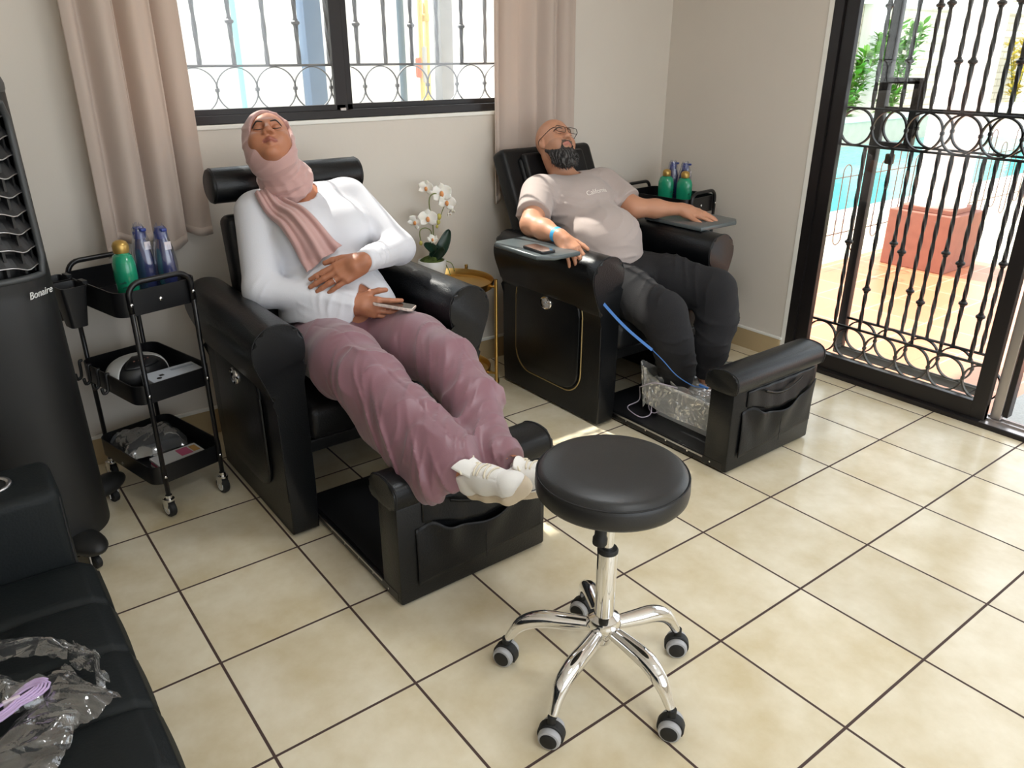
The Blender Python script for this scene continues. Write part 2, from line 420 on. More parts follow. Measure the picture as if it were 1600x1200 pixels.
    for _ in range(smooth):     # light Laplacian pass
        E = np.concatenate([F[:, [0, 1]], F[:, [1, 2]], F[:, [2, 3]], F[:, [3, 0]]]); n = len(V)
        s = np.zeros((n, 3)); k = np.bincount(E[:, 0], minlength=n)+np.bincount(E[:, 1], minlength=n)
        for i in range(3): s[:, i] = np.bincount(E[:, 0], V[E[:, 1], i], n)+np.bincount(E[:, 1], V[E[:, 0], i], n)
        V = V*.5+.5*s/np.maximum(k, 1)[:, None]
    return V, F
def npmesh(name, V, F, m, parent=None, colors=None, label=None, world=True, flip=False):
    me = bpy.data.meshes.new(name); me.vertices.add(len(V)); me.vertices.foreach_set('co', np.asarray(V, np.float32).ravel())
    if flip: F = F[:, ::-1]
    me.loops.add(F.size); me.loops.foreach_set('vertex_index', F.astype(np.int32).ravel())
    me.polygons.add(len(F)); me.polygons.foreach_set('loop_start', np.arange(0, F.size, F.shape[1], dtype=np.int32))
    me.polygons.foreach_set('loop_total', np.full(len(F), F.shape[1], np.int32)); me.update(calc_edges=True); me.validate()
    if colors is not None:
        at = me.color_attributes.new('Col', 'FLOAT_COLOR', 'POINT'); c = np.ones((len(V), 4), np.float32); c[:, :3] = colors; at.data.foreach_set('color', c.ravel())
    return link(name, me, m, parent, True, label, world)
def ridge(P, d, f, q, g, seed=0):
    """thin crease pattern running across direction d"""
    d = np.array(d, float); d /= np.linalg.norm(d); q = np.array(q, float); q /= np.linalg.norm(q)
    u, v = P@d, P@q
    ph = f*u+1.3*np.sin(g*v+seed)+.7*np.sin(2.3*g*u+1.7*g*v+seed*2.1)
    return (1-np.abs(np.sin(ph)))**2*(.55+.45*np.sin(1.9*g*v+.6*f*u*.5+seed))
# ================================================================ ROOM SHELL
WX, WY, CZ = -1.47, .10, 2.62
XE, YS = 3.6, -4.35            # far side of the room (behind the camera), wall behind the sofa
fl = struct('floor', bx(WX, XE, YS, .11, -.06, 0), M['tiles'])
# window opening y -2.98..-.86, z 1.335..2.3 in the wall x=-1.47
wy0, wy1, wz0, wz1 = -2.96, -.9, 1.315, 2.32
bm = bmesh.new()
box(bm, WX-.13, WX, YS-.13, wy0, 0, CZ); box(bm, WX-.13, WX, wy1, WY+.13, 0, CZ)
box(bm, WX-.13, WX, wy0, wy1, 0, wz0); box(bm, WX-.13, WX, wy0, wy1, wz1, CZ)
struct('wall_left', bm, M['wall'])
# wall with the door: from the corner to x=-.46, then the opening up to x=2.1
dx0, dx1, dz1 = -.455, 1.55, 2.18
bm = bmesh.new()
box(bm, WX, dx0, WY, WY+.14, 0, CZ); box(bm, dx1, XE, WY, WY+.14, 0, CZ); box(bm, dx0, dx1, WY, WY+.14, dz1, CZ)
struct('wall_back', bm, M['wall'])
struct('wall_front', bx(WX, XE, YS-.13, YS, 0, CZ), M['wall'])
# wall behind the camera; its wide opening is added to let fill daylight in
bm = bmesh.new()
box(bm, XE, XE+.13, YS, WY+.14, 0, .45); box(bm, XE, XE+.13, YS, WY+.14, 2.4, CZ); box(bm, XE, XE+.13, YS, -4.0, .45, 2.4); box(bm, XE, XE+.13, -.25, WY+.14, .45, 2.4)
struct('wall_right', bm, M['wall'])
struct('ceiling', bx(WX-.13, XE+.13, YS-.13, WY+.14, CZ, CZ+.12), M['ceil'])
# roof slab with eaves (shades the window and the strip of terrace by the door)
struct('trim_1', bx(-1.98, XE+.25, YS-.5, WY+.72, 2.75, 2.9), M['white_paint'])
# skirting tiles with their pale plaster lip
M['skirt'] = mat('skirting_tile', S(186, 164, 126), .4, var=.04, vscale=6)
bm = bmesh.new(); box(bm, WX, WX+.012, YS, WY-.014, 0, .115)
struct('baseboard_left', bm, M['skirt'])
bm = bmesh.new()
for y in np.arange(YS+.1, WY-.05, .4): box(bm, WX+.0115, WX+.0128, y-.002, y+.002, 0, .115)
struct('trim_2', bm, M['stitch'])
struct('trim_3', bx(WX, WX+.015, YS, WY-.014, .115, .131, bev=.003), M['white_paint'])
struct('baseboard_back', bx(WX, dx0-.03, WY-.014, WY, 0, .112), M['skirt'])
struct('trim_4', bx(WX, dx0-.02, WY-.017, WY, .112, .126, bev=.003), M['white_paint'])
# plaster reveal at the door corner and window sill lip
struct('trim_5', bx(dx0-.03, dx0, WY-.004, WY+.10, 0, dz1, bev=.004), M['white_paint'])
struct('trim_6', bx(WX-.10, WX+.006, wy0, wy1, wz0-.014, wz0+.004, bev=.004), M['white_paint'])

for (lx, ly) in FILLS:  # housings made up to carry the added fill lights
    lr = empty('added_fill_lamp', 'round white housing of an unseen added fill light overhead' + (' above the recliners' if lx < 1 else ' behind the camera'), 'lamp', (lx, ly, CZ))
    obj('fill_lamp_housing', lt([(0, 0), (.27, 0), (.27, -.05), (.255, -.055), (.255, -.02), (0, -.02)], (lx, ly, CZ), n=40), M['white_paint'], lr, world=True, auto=40)
# ---------------------------------------------------------------- window: dark aluminium slider
def winframe():
    root = struct('window_1', bx(WX-.075, WX-.012, wy0, wy1, wz0+.004, wz0+.04, bev=.003), M['alu'])
    bm = bmesh.new()
    box(bm, WX-.075, WX-.02, wy0, wy0+.035, wz0, wz1); box(bm, WX-.075, WX-.02, wy1-.035, wy1, wz0, wz1); box(bm, WX-.075, WX-.02, wy0, wy1, wz1-.035, wz1)
    struct('window_frame', bm, M['alu'], root)
    mid = -1.955
    bm = bmesh.new()
    x0, x1 = WX-.045, WX-.022
    box(bm, x0, x1, mid-.045, mid+.012, wz0+.03, wz1-.03, bev=.003); box(bm, x0, x1, wy0+.03, mid, wz0+.036, wz0+.062, bev=.002); box(bm, x0, x1, wy0+.03, mid, wz1-.06, wz1-.03); box(bm, x0, x1, wy0+.03, wy0+.06, wz0+.04, wz1-.03)
    s1 = struct('window_sash', bm, M['alu'], root)
    struct('pane', bx(WX-.036, WX-.032, wy0+.05, mid-.04, wz0+.06, wz1-.06), M['glass'], s1)
    bm = bmesh.new(); x0, x1 = WX-.070, WX-.047
    box(bm, x0, x1, mid-.02, mid+.048, wz0+.03, wz1-.03, bev=.003); box(bm, x0, x1, mid, wy1-.03, wz0+.036, wz0+.062, bev=.002); box(bm, x0, x1, mid, wy1-.03, wz1-.06, wz1-.03); box(bm, x0, x1, wy1-.06, wy1-.03, wz0+.04, wz1-.03)
    s2 = struct('window_sash', bm, M['alu'], root)
    struct('pane', bx(WX-.060, WX-.056, mid+.03, wy1-.05, wz0+.06, wz1-.06), M['glass'], s2)
    struct('latch', bx(WX-.024, WX-.012, mid-.03, mid-.002, wz0+.032, wz0+.048, bev=.002), M['alu_silver'], s1)
winframe()

# ---------------------------------------------------------------- wrought iron helpers
def twisted(bm, base, top, r=.0075, turns=10):
    """square bar twisted along its length"""
    n = max(8, int((Vector(top)-Vector(base)).length/.012)); pts = [Vector(base).lerp(Vector(top), i/n) for i in range(n+1)]
    L_ = (Vector(top)-Vector(base)).length
    tube(bm, pts, r, n=4, rot=[2*math.pi*L_*turns*i/n/4 for i in range(n+1)])
def knot(bm, c, r=.019, h=.03):
    lathe(bm, [(0, -h/2), (r*.55, -h/2), (r*.6, -h*.3), (r, -.004), (r, .004), (r*.6, h*.3), (r*.55, h/2), (0, h/2)], c, n=10)
def ring(bm, c, R, axis, r=.0045, w=.008):
    """flat-bar ring standing in a vertical plane; axis 0: plane normal x, 1: normal y"""
    n = 36; rings = []
    for i in range(n):
        a = 2*math.pi*i/n; q = []
        for (dr, dn) in ((-r/2, -w/2), (r/2, -w/2), (r/2, w/2), (-r/2, w/2)):
            rr = R+dr; u, z = rr*math.cos(a), rr*math.sin(a)
            q.append(bm.verts.new((c[0]+dn, c[1]+u, c[2]+z) if axis == 0 else (c[0]+u, c[1]+dn, c[2]+z)))
        rings.append(q)
    for i in range(n):
        a, b = rings[i], rings[(i+1) % n]
        for j in range(4): bm.faces.new((a[j], a[(j+1) % 4], b[(j+1) % 4], b[j]))

# window grille (outside the glass)
gx = -1.575
wg = empty('window_grille', 'grey wrought iron window grille with twisted bars above a row of rings', 'grille', (gx, -1.9, 1.36))
def gp(name, bm, m): return obj(name, bm, m, wg, world=True, auto=40)
bm = bmesh.new(); box(bm, gx-.006, gx+.006, wy0-.05, wy1+.05, 1.532, 1.542); gp('rail', bm, M['irongrey'])
bm = bmesh.new(); box(bm, gx-.006, gx+.006, wy0-.05, wy1+.05, 1.346, 1.356); gp('rail', bm, M['irongrey'])
bm = bmesh.new(); box(bm, gx-.006, gx+.006, wy0-.05, wy1+.05, 2.26, 2.27); gp('rail', bm, M['irongrey'])
y = -2.567-.168*2; k = 0
while y < wy1+.02:
    bm = bmesh.new(); ring(bm, (gx, y, 1.444), .0865, 0, r=.004, w=.009); gp('ring', bm, M['irongrey']); 
    bm = bmesh.new(); box(bm, gx-.008, gx+.008, y+.084-.008, y+.084+.008, 1.438, 1.452, bev=.002); gp('clip', bm, M['irongrey'])
    y += .168
y = -2.54-.28; k = 0
while y < wy1:
    bm = bmesh.new(); twisted(bm, (gx, y, 1.54), (gx, y, 2.262), .0095, 9)
    if k % 2 == 1: knot(bm, (gx, y, 1.703), .018, .03)
    else: knot(bm, (gx, y, 2.02), .018, .03)
    gp('bar', bm, M['irongrey']); y += .1405; k += 1

# ---------------------------------------------------------------- side yard seen through the window
struct('trim_7', bx(-7, WX-.13, -9, .24, -.16, -.1), mat('pale_yard_concrete', S(225, 222, 214), .8, var=.05, vscale=4))
struct('wall_yard', bx(-3.45, -3.3, -9, .6, -.1, 2.55), mat('white_yard_wall', S(240, 240, 238), .8, var=.02))
def pole(name, label, cat, px, y0, r, m, z1=2.9, sq=None):
    bm = bmesh.new()
    if sq: box(bm, px-sq/2, px+sq/2, y0-sq/2, y0+sq/2, -.1, z1, bev=.004)
    else: tube(bm, [(px, y0, -.1), (px, y0, z1)], r, n=14)
    return tag(obj(name, bm, m, auto=40), label, cat)
pole('post', 'grey-blue square steel post outside the window, left of the dark mullion', 'post', -2.55, -1.62, 0, mat('blue_grey_paint', S(120, 140, 165), .5), sq=.10)
pole('pipe', 'thin pale turquoise pipe on the yard wall left of the post', 'pipe', -3.2, -1.807, .016, mat('turquoise_pipe', S(150, 225, 220), .5))
pole('drain_pipe', 'blue-grey upright pipe with side branch outside the right pane', 'pipe', -2.35, -1.163, .020, mat('bluegrey_pipe', S(135, 150, 160), .5))
yp = empty('gas_pipes', 'pair of yellow gas pipes with an orange valve outside the right pane', 'pipe', (-2.35, -.74, -.1))
Y1 = mat('yellow_pipe', S(228, 200, 110), .5)
obj('pipe', tb([(-2.35, -1.035, -.1), (-2.35, -1.035, 2.6)], .014, n=12), Y1, yp, world=True, smooth=True)
bm = bmesh.new(); tube(bm, [(-2.35, -0.997, -.1), (-2.35, -0.997, 1.86)], .017, n=12); tube(bm, [(-2.35, -0.997, 1.75), (-2.35, -0.997, 1.79)], .021, n=12); obj('pipe', bm, Y1, yp, world=True, smooth=True)
obj('valve', bx(-2.37, -2.33, -1.070, -1.045, 1.45, 1.56, bev=.01), mat('orange_valve', S(220, 110, 60), .5), yp, world=True)
obj('meter', bx(-2.38, -2.33, -1.040, -1.005, 1.42, 1.62, bev=.012), mat('grey_meter', S(190, 190, 185), .5), yp, world=True)
pole('pillar', 'grey concrete pillar outside the window beside the yellow pipes', 'pillar', -2.45, -0.818, 0, mat('grey_concrete', S(150, 150, 152), .8, var=.08, vscale=12), sq=0.085)

# ---------------------------------------------------------------- sliding glass door
def doorset():
    y0 = .115
    root = struct('door_1', bx(dx0, dx1, y0-.03, y0+.10, -.005, .022, bev=.003), M['alu'])
    bm = bmesh.new(); box(bm, dx0, dx0+.05, y0-.02, y0+.10, .02, dz1); box(bm, dx1-.05, dx1, y0-.02, y0+.10, .02, dz1); box(bm, dx0, dx1, y0-.02, y0+.10, dz1-.05, dz1)
    struct('door_frame', bm, M['alu'], root)
    bm = bmesh.new(); box(bm, .60, dx1, y0+.03, y0+.034, .022, .032); box(bm, .60, dx1, y0+.075, y0+.079, .022, .032); box(bm, .60, dx1, y0-.022, y0+.09, .0215, .0235)
    struct('track', bm, M['alu_silver'], root)
    a, b = dx0+.05, .612
    bm = bmesh.new(); ya, yb = y0-.005, y0+.03
    box(bm, a, a+.07, ya, yb, .025, dz1-.05, bev=.003); box(bm, b-.065, b, ya, yb, .025, dz1-.05, bev=.003)
    box(bm, a, b, ya+.002, yb-.002, .025, .105, bev=.003); box(bm, a, b, ya+.002, yb-.002, dz1-.13, dz1-.05)
    leaf = struct('door_panel', bm, M['alu'], root)
    struct('pane', bx(a+.06, b-.06, y0+.010, y0+.014, .10, dz1-.12), M['doorglass'], leaf)
    # second panel slid back behind the first: only its edge shows
    bm = bmesh.new(); box(bm, b+.004, b+.05, y0+.045, y0+.075, .03, dz1-.05, bev=.003)
    struct('door_panel_edge', bm, M['alu_silver'], root)
    bm = bmesh.new(); box(bm, b+.052, b+.075, y0+.05, y0+.10, .05, dz1-.05, bev=.003)
    struct('screen_edge', bm, M['alu'], root)
doorset()

# ---------------------------------------------------------------- iron grille gates outside the door
def grille(name, label, yy, xs, x0, x1, kn, frame=False):
    g = empty(name, label, 'gate', ((x0+x1)/2, yy, -.1))
    P = lambda n, b: obj(n, b, M['iron'], g, world=True, auto=40)
    for (z, h) in ((.068, .01), (.240, .01), (1.160, .01), (1.335, .01), (2.1, .012)): P('rail', bx(x0, x1, yy-.007, yy+.007, z, z+h))
    for zc in (.158, 1.252):
        x = x0+.085 if not frame else x0+.09
        while x < x1+.02:
            bm = bmesh.new(); ring(bm, (x, yy, zc), .0845, 1, r=.0075, w=.015); P('ring', bm)
            bm = bmesh.new(); box(bm, x+.076, x+.092, yy-.009, yy+.009, zc-.008, zc+.008, bev=.002); P('clip', bm); x += .168
    for i, x in enumerate(xs):
        bm = bmesh.new(); twisted(bm, (x, yy, .245), (x, yy, 1.162), .0102, 10); knot(bm, (x, yy, kn[i % 2]), .021, .036); P('bar', bm)
        bm = bmesh.new(); twisted(bm, (x, yy, 1.34), (x, yy, 2.1), .0102, 10); knot(bm, (x, yy, 1.79 if i % 2 == 0 else 1.555), .020, .034); P('bar', bm)
    if frame:
        P('gate_frame', bx(x0-.045, x0, yy-.02, yy+.02, .06, 2.12, bev=.003)); P('gate_frame', bx(x0-.045, x1, yy-.02, yy+.02, .035, .075, bev=.003))
        bm = bmesh.new()
        prev = None
        for (a, b, c, d) in ((x0, x0+.16, 1.452, 1.48), (x0+.13, x0+.165, 1.17, 1.47), (x0, x0+.16, 1.15, 1.18)): box(bm, a, b, yy-.022, yy+.022, c, d, bev=.002)
        P('latch_box', bm)
        obj('padlock', bx(x0+.05, x0+.09, yy-.02, yy+.01, 1.075, 1.125, bev=.006), mat('tarnished_brass', S(95, 85, 70), .45, .7), g, world=True)
    return g
grille('iron_gate', 'black wrought iron gate with ring bands, the one nearer the sliding door glass', .22, [-.25+.1403*i for i in range(6)], -.40, .575, (.69, .467))
grille('iron_gate', 'black wrought iron gate in a square frame with latch box, the farther of two', .37, [-.09+.1315*i for i in range(5)], -.262, .47, (.69, .467), True)

# ---------------------------------------------------------------- terrace, column, pool, garden
M['terra'] = brickish('terracotta_tiles', S(214, 142, 104), S(205, 130, 94), S(225, 175, 145), (1, 1, 1), 1.0, mort=.006, off=0, rough=.35, bw=.42, rh=.42)
struct('trim_8', bx(-1.75, 3.9, .24, 3.75, -.16, -.1), M['terra'])
M['paver'] = brickish('cream_pavers', S(232, 224, 198), S(222, 212, 186), S(205, 196, 172), (1, 1, 1), 1.0, mort=.012, off=.5, rough=.7, bw=.5, rh=.2)
bm = bmesh.new(); box(bm, -2.72, -1.75, .24, 14, -.17, -.105); box(bm, -1.75, 3.9, 3.75, 14, -.17, -.105)
struct('trim_9', bm, M['paver'])
struct('trim_10', bx(.62, 1.5, .24, .30, -.1, -.01), mat('red_granite_step', S(170, 120, 110), .5, var=.25, vscale=120))
tag(obj('door_mat', bx(.50, 1.35, .42, 1.0, -.1, -.085, bev=.006), mat('grey_mat', S(175, 178, 176), .9, bump=.6, bscale=220, var=.12, vscale=90)), 'grey ribbed doormat on the terrace outside the open door', 'mat')
# column
ped = empty('column', 'white round column on a terracotta square pedestal at the pool terrace', 'column', (-1.22, 3.27, -.1))
M['pedest'] = mat('terracotta_paint', S(158, 104, 88), .7, var=.08, vscale=14)
obj('pedestal', bx(-1.49, -.95, 3.02, 3.56, -.1, .37, bev=.008), M['pedest'], ped, world=True)
obj('plinth', bx(-1.44, -1.0, 3.07, 3.51, .37, .41, bev=.006), M['pedest'], ped, world=True)
bm = bmesh.new(); lathe(bm, [(0, .41), (.212, .41), (.212, .44), (.205, .46), (.2, 3.2), (0, 3.2)], (-1.22, 3.29, 0), n=48)
obj('shaft', bm, mat('white_column_paint', S(240, 232, 224), .6), ped, world=True, auto=35)
# pool
M['water'] = mat('pool_water', S(96, 208, 205), .06, var=.12, vscale=2.2, bump=.5, bscale=5)
pool = tag(obj('pool_water', bx(-6.9, -2.95, 1.2, 16, -.2, -.15), M['water']), 'turquoise swimming pool water beyond the gates', 'water'); pool['kind'] = 'stuff'
struct('trim_11', bx(-3.0, -2.68, 1.0, 16, -.17, -.075, bev=.015), mat('white_coping', S(244, 240, 232), .5))
M['stone'] = mat('beige_stone', S(205, 196, 178), .8, var=.08, vscale=5)
struct('trim_12', bx(-7.3, -6.9, 0, 22, -.2, .30), M['stone'])
struct('trim_13', bx(-7.35, -6.86, 0, 22, .30, .40, bev=.01), mat('white_planter_cap', S(245, 243, 238), .5))
M['bricks'] = brickish('cream_split_brick', S(222, 214, 196), S(206, 196, 176), S(186, 176, 156), (1, 1, 1), 1.0, mort=.02, off=.5, rough=.85, bw=.7, rh=.17)
def wallslab(x0, x1, y0, y1, z0, z1, m):
    o = gridmesh('tmp', lambda u, v: (0, 0, 0), 1, 1, m); bpy.data.objects.remove(o)
# brick garden wall built in its own frame so that the courses run level
bm = bx(0, 22, 0, 3.6, -.15, 0)
o = struct('wall_garden', bm, M['bricks']); o.rotation_euler = (math.pi/2, 0, math.pi/2); o.location = (-8.0, 0, -.1)
for i, yy in enumerate((9.2, 13.2, 17.4)):
    struct('trim_%d' % (14+i), bx(-8.0, -7.75, yy, yy+.5, -.1, 3.5, bev=.02), M['white_paint'])
struct('trim_18', bx(-8.0, -7.8, 0, 22, 2.5, 2.75), M['white_paint'])
gr = tag(obj('lawn', bx(-.7, 3.5, 3.9, 6.2, -.105, -.085), mat('lawn_green', S(120, 160, 70), .9, var=.3, vscale=60, bump=.8, bscale=90)), 'small patch of green grass beside the column pedestal', 'grass'); gr['kind'] = 'stuff'

# garden shrubs on the planter
M['leafg'] = mat('bright_leaf', S(112, 165, 52), .55, var=.3, vscale=6); M['leafy'] = mat('yellow_leaf', S(215, 195, 80), .55)
def leafcloud(name, label, c, h, w_, n, m, seed, ls=.13):
    r = random.Random(seed); n = int(n*2.6); ls *= 1.45; root = empty(name, label, 'shrub', c)
    bm = bmesh.new(); stems = []
    for i in range(6):
        a = r.uniform(0, 6.28); rr = r.uniform(.1, 1)*w_/2
        p = [Vector((c[0], c[1]+rr*.3*math.cos(a), c[2])), Vector((c[0]+rr*.5*math.sin(a), c[1]+rr*.7*math.cos(a), c[2]+h*.5)), Vector((c[0]+rr*math.sin(a), c[1]+rr*math.cos(a), c[2]+h*r.uniform(.75, 1)))]
        stems.append(catmull(p, 6)); tube(bm, stems[-1], [.018*(1-i_/14) for i_ in range(13)], n=5)
    obj('stem', bm, mat('stem_green', S(110, 120, 60), .7), root, world=True)
    bm = bmesh.new()
    for i in range(n):
        s = stems[r.randrange(6)]; t = r.uniform(.15, 1); p = s[min(int(t*12), 12)]
        d = Vector((r.gauss(0, 1), r.gauss(0, 1), r.uniform(-.1, 1.1))).normalized(); u, v = frame_at(d); L_ = ls*r.uniform(.7, 1.4)
        q = p+d*.03; wd = L_*.26
        pts = [q, q+d*L_*.35+u*wd, q+d*L_*.75+u*wd*.8-v*.01, q+d*L_-v*.03, q+d*L_*.75-u*wd*.8-v*.01, q+d*L_*.35-u*wd]
        vs = [bm.verts.new(x) for x in pts]; bm.faces.new(vs)
    obj('foliage', bm, m, root, world=True)
leafcloud('shrub', 'bright green leafy shrub in the planter, left behind the gate post', (-7.2, 11.6, .3), 1.5, 1.3, 260, M['leafg'], 1)
leafcloud('shrub', 'tall bright green shrub immediately left of the white column', (-7.2, 13.3, .3), 2.0, 1.2, 300, M['leafg'], 2)
leafcloud('shrub', 'low green shrub with small leaves at the far left of the planter', (-7.15, 10.5, .3), .75, .8, 160, M['leafg'], 3, .1)
leafcloud('shrub', 'green shrub right of the white column behind the planter cap', (-7.2, 20.6, .3), 1.3, 1.7, 320, M['leafg'], 4)
leafcloud('shrub', 'yellow leafed plant rising above the shrub right of the column', (-7.3, 19.8, .3), 1.9, .9, 110, M['leafy'], 5)

# hairpin garden fence by the pool
fx = -1.77
fe = empty('hairpin_fence', 'low rust brown hairpin wire fence between the terrace and the pool', 'fence', (fx, 4.6, -.1))
M['rust'] = mat('rust_wire', S(120, 92, 84), .6, .1)
for i in range(16):
    y0 = 2.45+i*.30; z0, z1 = (-.06, .86) if i % 2 == 0 else (.04, .72)
    pts = []
    for j in range(9): a = math.pi*j/8; pts.append((fx, y0+.06*math.cos(a), z1-.06+.06*math.sin(a)))
    for j in range(9): a = math.pi+math.pi*j/8; pts.append((fx, y0+.06*math.cos(a), z0+.06+.06*math.sin(a)))
    obj('hairpin', tb([Vector(p) for p in pts], .005, n=6, closed=True), M['rust'], fe, world=True, smooth=True)
for z in (.14, .62): obj('rail', tb([(fx, 2.3, z), (fx, 7.1, z)], .005, n=6), M['rust'], fe, world=True)

# ---------------------------------------------------------------- curtains
def curtain(name, label, y0, y1, zb, seed, folds, tilt, dx=0, amp=.032):
    r = random.Random(seed); ph = [r.uniform(0, 6) for _ in range(4)]
    def fn(u, v):
        z = zb+(2.45-zb)*v
        y = y0+(y1-y0)*u; wd = (1-.10*v)
        a = folds*2*math.pi*u+ph[0]
        s = math.sin(a+.6*math.sin(a)+.5*math.sin(3*v+ph[1]))
        x = WX+.075+dx+amp*s*(1-.3*v)+.008*math.sin(2.3*a+ph[2])
        yy = y+.020*math.cos(a+ph[3])+tilt*(1-v)*(u-.5)
        zz = z-(.02*math.sin(a*.5+1)+.012*s)*(1-v)**6
        return (x, yy, zz)
    o = gridmesh(name, fn, 150, 50, M['curtain'], thick=.004); tag(o, label, 'curtain')
    hem = gridmesh('hem', lambda u, v: tuple(Vector(fn(u, .022*v))+Vector((.0045, 0, 0))), 150, 1, M['curtain'], parent=o, thick=.003)
    return o
curtain('curtain', 'beige curtain left of the window, hanging behind the black trolley', -3.04, -2.67, .90, 3, 3.1, .02)
curtain('curtain', 'beige curtain right of the window, falling behind the man\'s recliner', -1.20, -.67, .90, 8, 4.4, .02, -.033, .024)
tag(obj('curtain_rod', tb([(WX+.075, -3.2, 2.47), (WX+.075, -.55, 2.47)], .012, n=12), M['blackmetal'], smooth=True), 'black curtain rod above the window', 'rod')
# ================================================================ PEDICURE RECLINERS
def recliner(name, label, y0, fx, style):
    root = empty(name, label, 'chair', (-.8, y0, 0), group=None)
    O = lambda n, bm, m=M['leather'], par=root, **k: obj(n, bm, m, par, world=True, **k)
    xb, xf = -1.17, -.45
    prof = [(.30, .012), (.30, .58), (.292, .65), (.284, .70), (.290, .745), (.312, .775), (.345, .790), (.385, .792), (.425, .775), (.452, .742), (.460, .70), (.452, .655), (.432, .60), (.412, .54), (.402, .48), (.40, .012)]
    for s in (-1, 1):
        bm = bmesh.new(); P = catmull([(a, b, 0) for a, b in prof], 3)
        prism(bm, [(y0+s*p.x, p.y) for p in P], 0, xb, xf, bev=.012, seg=3)
        arm = O('armrest', bm, auto=35)
        # seam piping round the front face
        pts = [(xf-.006, y0+s*p.x, p.y) for p in P if p.y > .03]
        O('piping', tb(pts, .0028, n=6), M['stitch'], arm, smooth=True)
        # long top seam
        O('piping', tb([(xb+.02, y0+s*.300, .757), (xf-.02, y0+s*.300, .757)], .0022, n=6), M['stitch'], arm, smooth=True)
        # side inset panel with gold piping and chrome badge on the outer face
        yo = y0+s*.402
        R = rrect(.46, .47, .10, 8, -.818, .362)
        bm = bmesh.new(); prism(bm, R, 1, yo-s*.004, yo+s*.012, bev=.010, seg=4)
        pn = O('side_panel', bm, auto=50)
        R2 = rrect(.485, .495, .112, 8, -.818, .362)
        if style == 'board': O('gold_piping', tb([(a, yo+s*.0015, b) for a, b in R2], .0032, n=8, closed=True), M['goldline'], arm, smooth=True)
        bm = bmesh.new(); m4 = Matrix.Translation((-.816, yo+s*.012, .512)) @ Matrix.Rotation(-s*math.pi/2, 4, 'X') @ Matrix.Diagonal((1.0, .8, 1, 1))
        lathe(bm, [(.040, -.003), (.040, .004), (.037, .008), (.033, .006), (.028, .005), (0, .006)], n=36, M4=m4)
        bd = O('badge', bm, M['chrome'], pn, auto=35, label='oval chrome badge')
        if s == -1:
            b = bmesh.new()
            for (u, h) in ((-.018, .010), (-.012, -.008), (0, 0), (.014, .008), (.016, -.008)):
                lathe(b, [(.0045, 0), (.0045, .003), (0, .004)], n=10, M4=Matrix.Translation((-.816+u, yo-.0165, .512+h)) @ Matrix.Rotation(math.pi/2, 4, 'X'))
            O('badge_relief', b, M['steel'], bd, smooth=True)
        # leg glides
        O('foot', bx(xb+.03, xb+.07, y0+s*.35-.02, y0+s*.35+.02, 0, .014), M['rubber']); O('foot', bx(xf-.07, xf-.03, y0+s*.35-.02, y0+s*.35+.02, 0, .014), M['rubber'])
    # seat
    bm = bx(-1.04, -.452, y0-.296, y0+.296, .345, .475, bev=.035, seg=4); seat = O('seat', bm, M['leather_soft'], auto=40)
    O('piping', tb([(-.458, y0-.27, .445), (-.452, y0, .449), (-.458, y0+.27, .445)], .0028, n=6), M['stitch'], seat, smooth=True)
    O('seat_apron', bx(-1.1, -.475, y0-.30, y0+.30, .30, .348, bev=.006), M['leather_soft'])
    O('rear_panel', bx(xb, xb+.03, y0-.30, y0+.30, .012, .50), M['leather_soft'])
    # backrest (built upright, then reclined about its foot)
    ang, hgt_, bxx = (26, .775, -1.03) if style == 'board' else (8.5, .60, -1.0)
    R = Matrix.Translation((bxx, y0, .44)) @ Matrix.Rotation(-math.radians(ang), 4, 'Y')
    bm = bmesh.new(); box(bm, -.055, .045, -.30, .30, 0, hgt_, bev=.032, seg=4); xform(bm, R); back = O('backrest', bm, M['leather_soft'], auto=40)
    bm = bmesh.new(); box(bm, .03, .062, -.215, .215, .08, hgt_-.06, bev=.022, seg=4); xform(bm, R); O('back_cushion', bm, M['leather_soft'], back, auto=40)
    for s in (-1, 1): O('piping', tb([R @ Vector((.040, s*.268, z)) for z in (.03, hgt_*.5, hgt_-.035)], .0025, n=6), M['stitch'], back, smooth=True)
    if style == 'board':
        bm = bmesh.new(); box(bm, .035, .085, -.2, .2, hgt_-.24, hgt_-.045, bev=.02, seg=4); xform(bm, R); O('headrest', bm, M['leather_soft'], auto=40)
    else:
        c = Vector((-1.13, y0, 1.135)); bm = bmesh.new()
        lathe(bm, [(0, -.290), (.05, -.290), (.060, -.285), (.064, -.275), (.064, .305), (.060, .315), (.05, .320), (0, .320)], n=40, M4=Matrix.Translation(c) @ Matrix.Rotation(math.pi/2, 4, 'X'))
        hr = O('headrest', bm, M['leather'], auto=35, label='round bolster headrest')
        for s in (-1, 1): O('piping', tb([(c.x+.0625*math.cos(a), c.y+s*.290-.015, c.z+.0625*math.sin(a)) for a in np.linspace(0, 2*math.pi, 28, endpoint=False)], .0026, n=6, closed=True), M['stitch'], hr, smooth=True)
    # pull-out footrest
    b = fx
    O('drawer_base', bx(-.62, b-.10, y0-.272, y0+.272, .030, .046), M['plastic'])
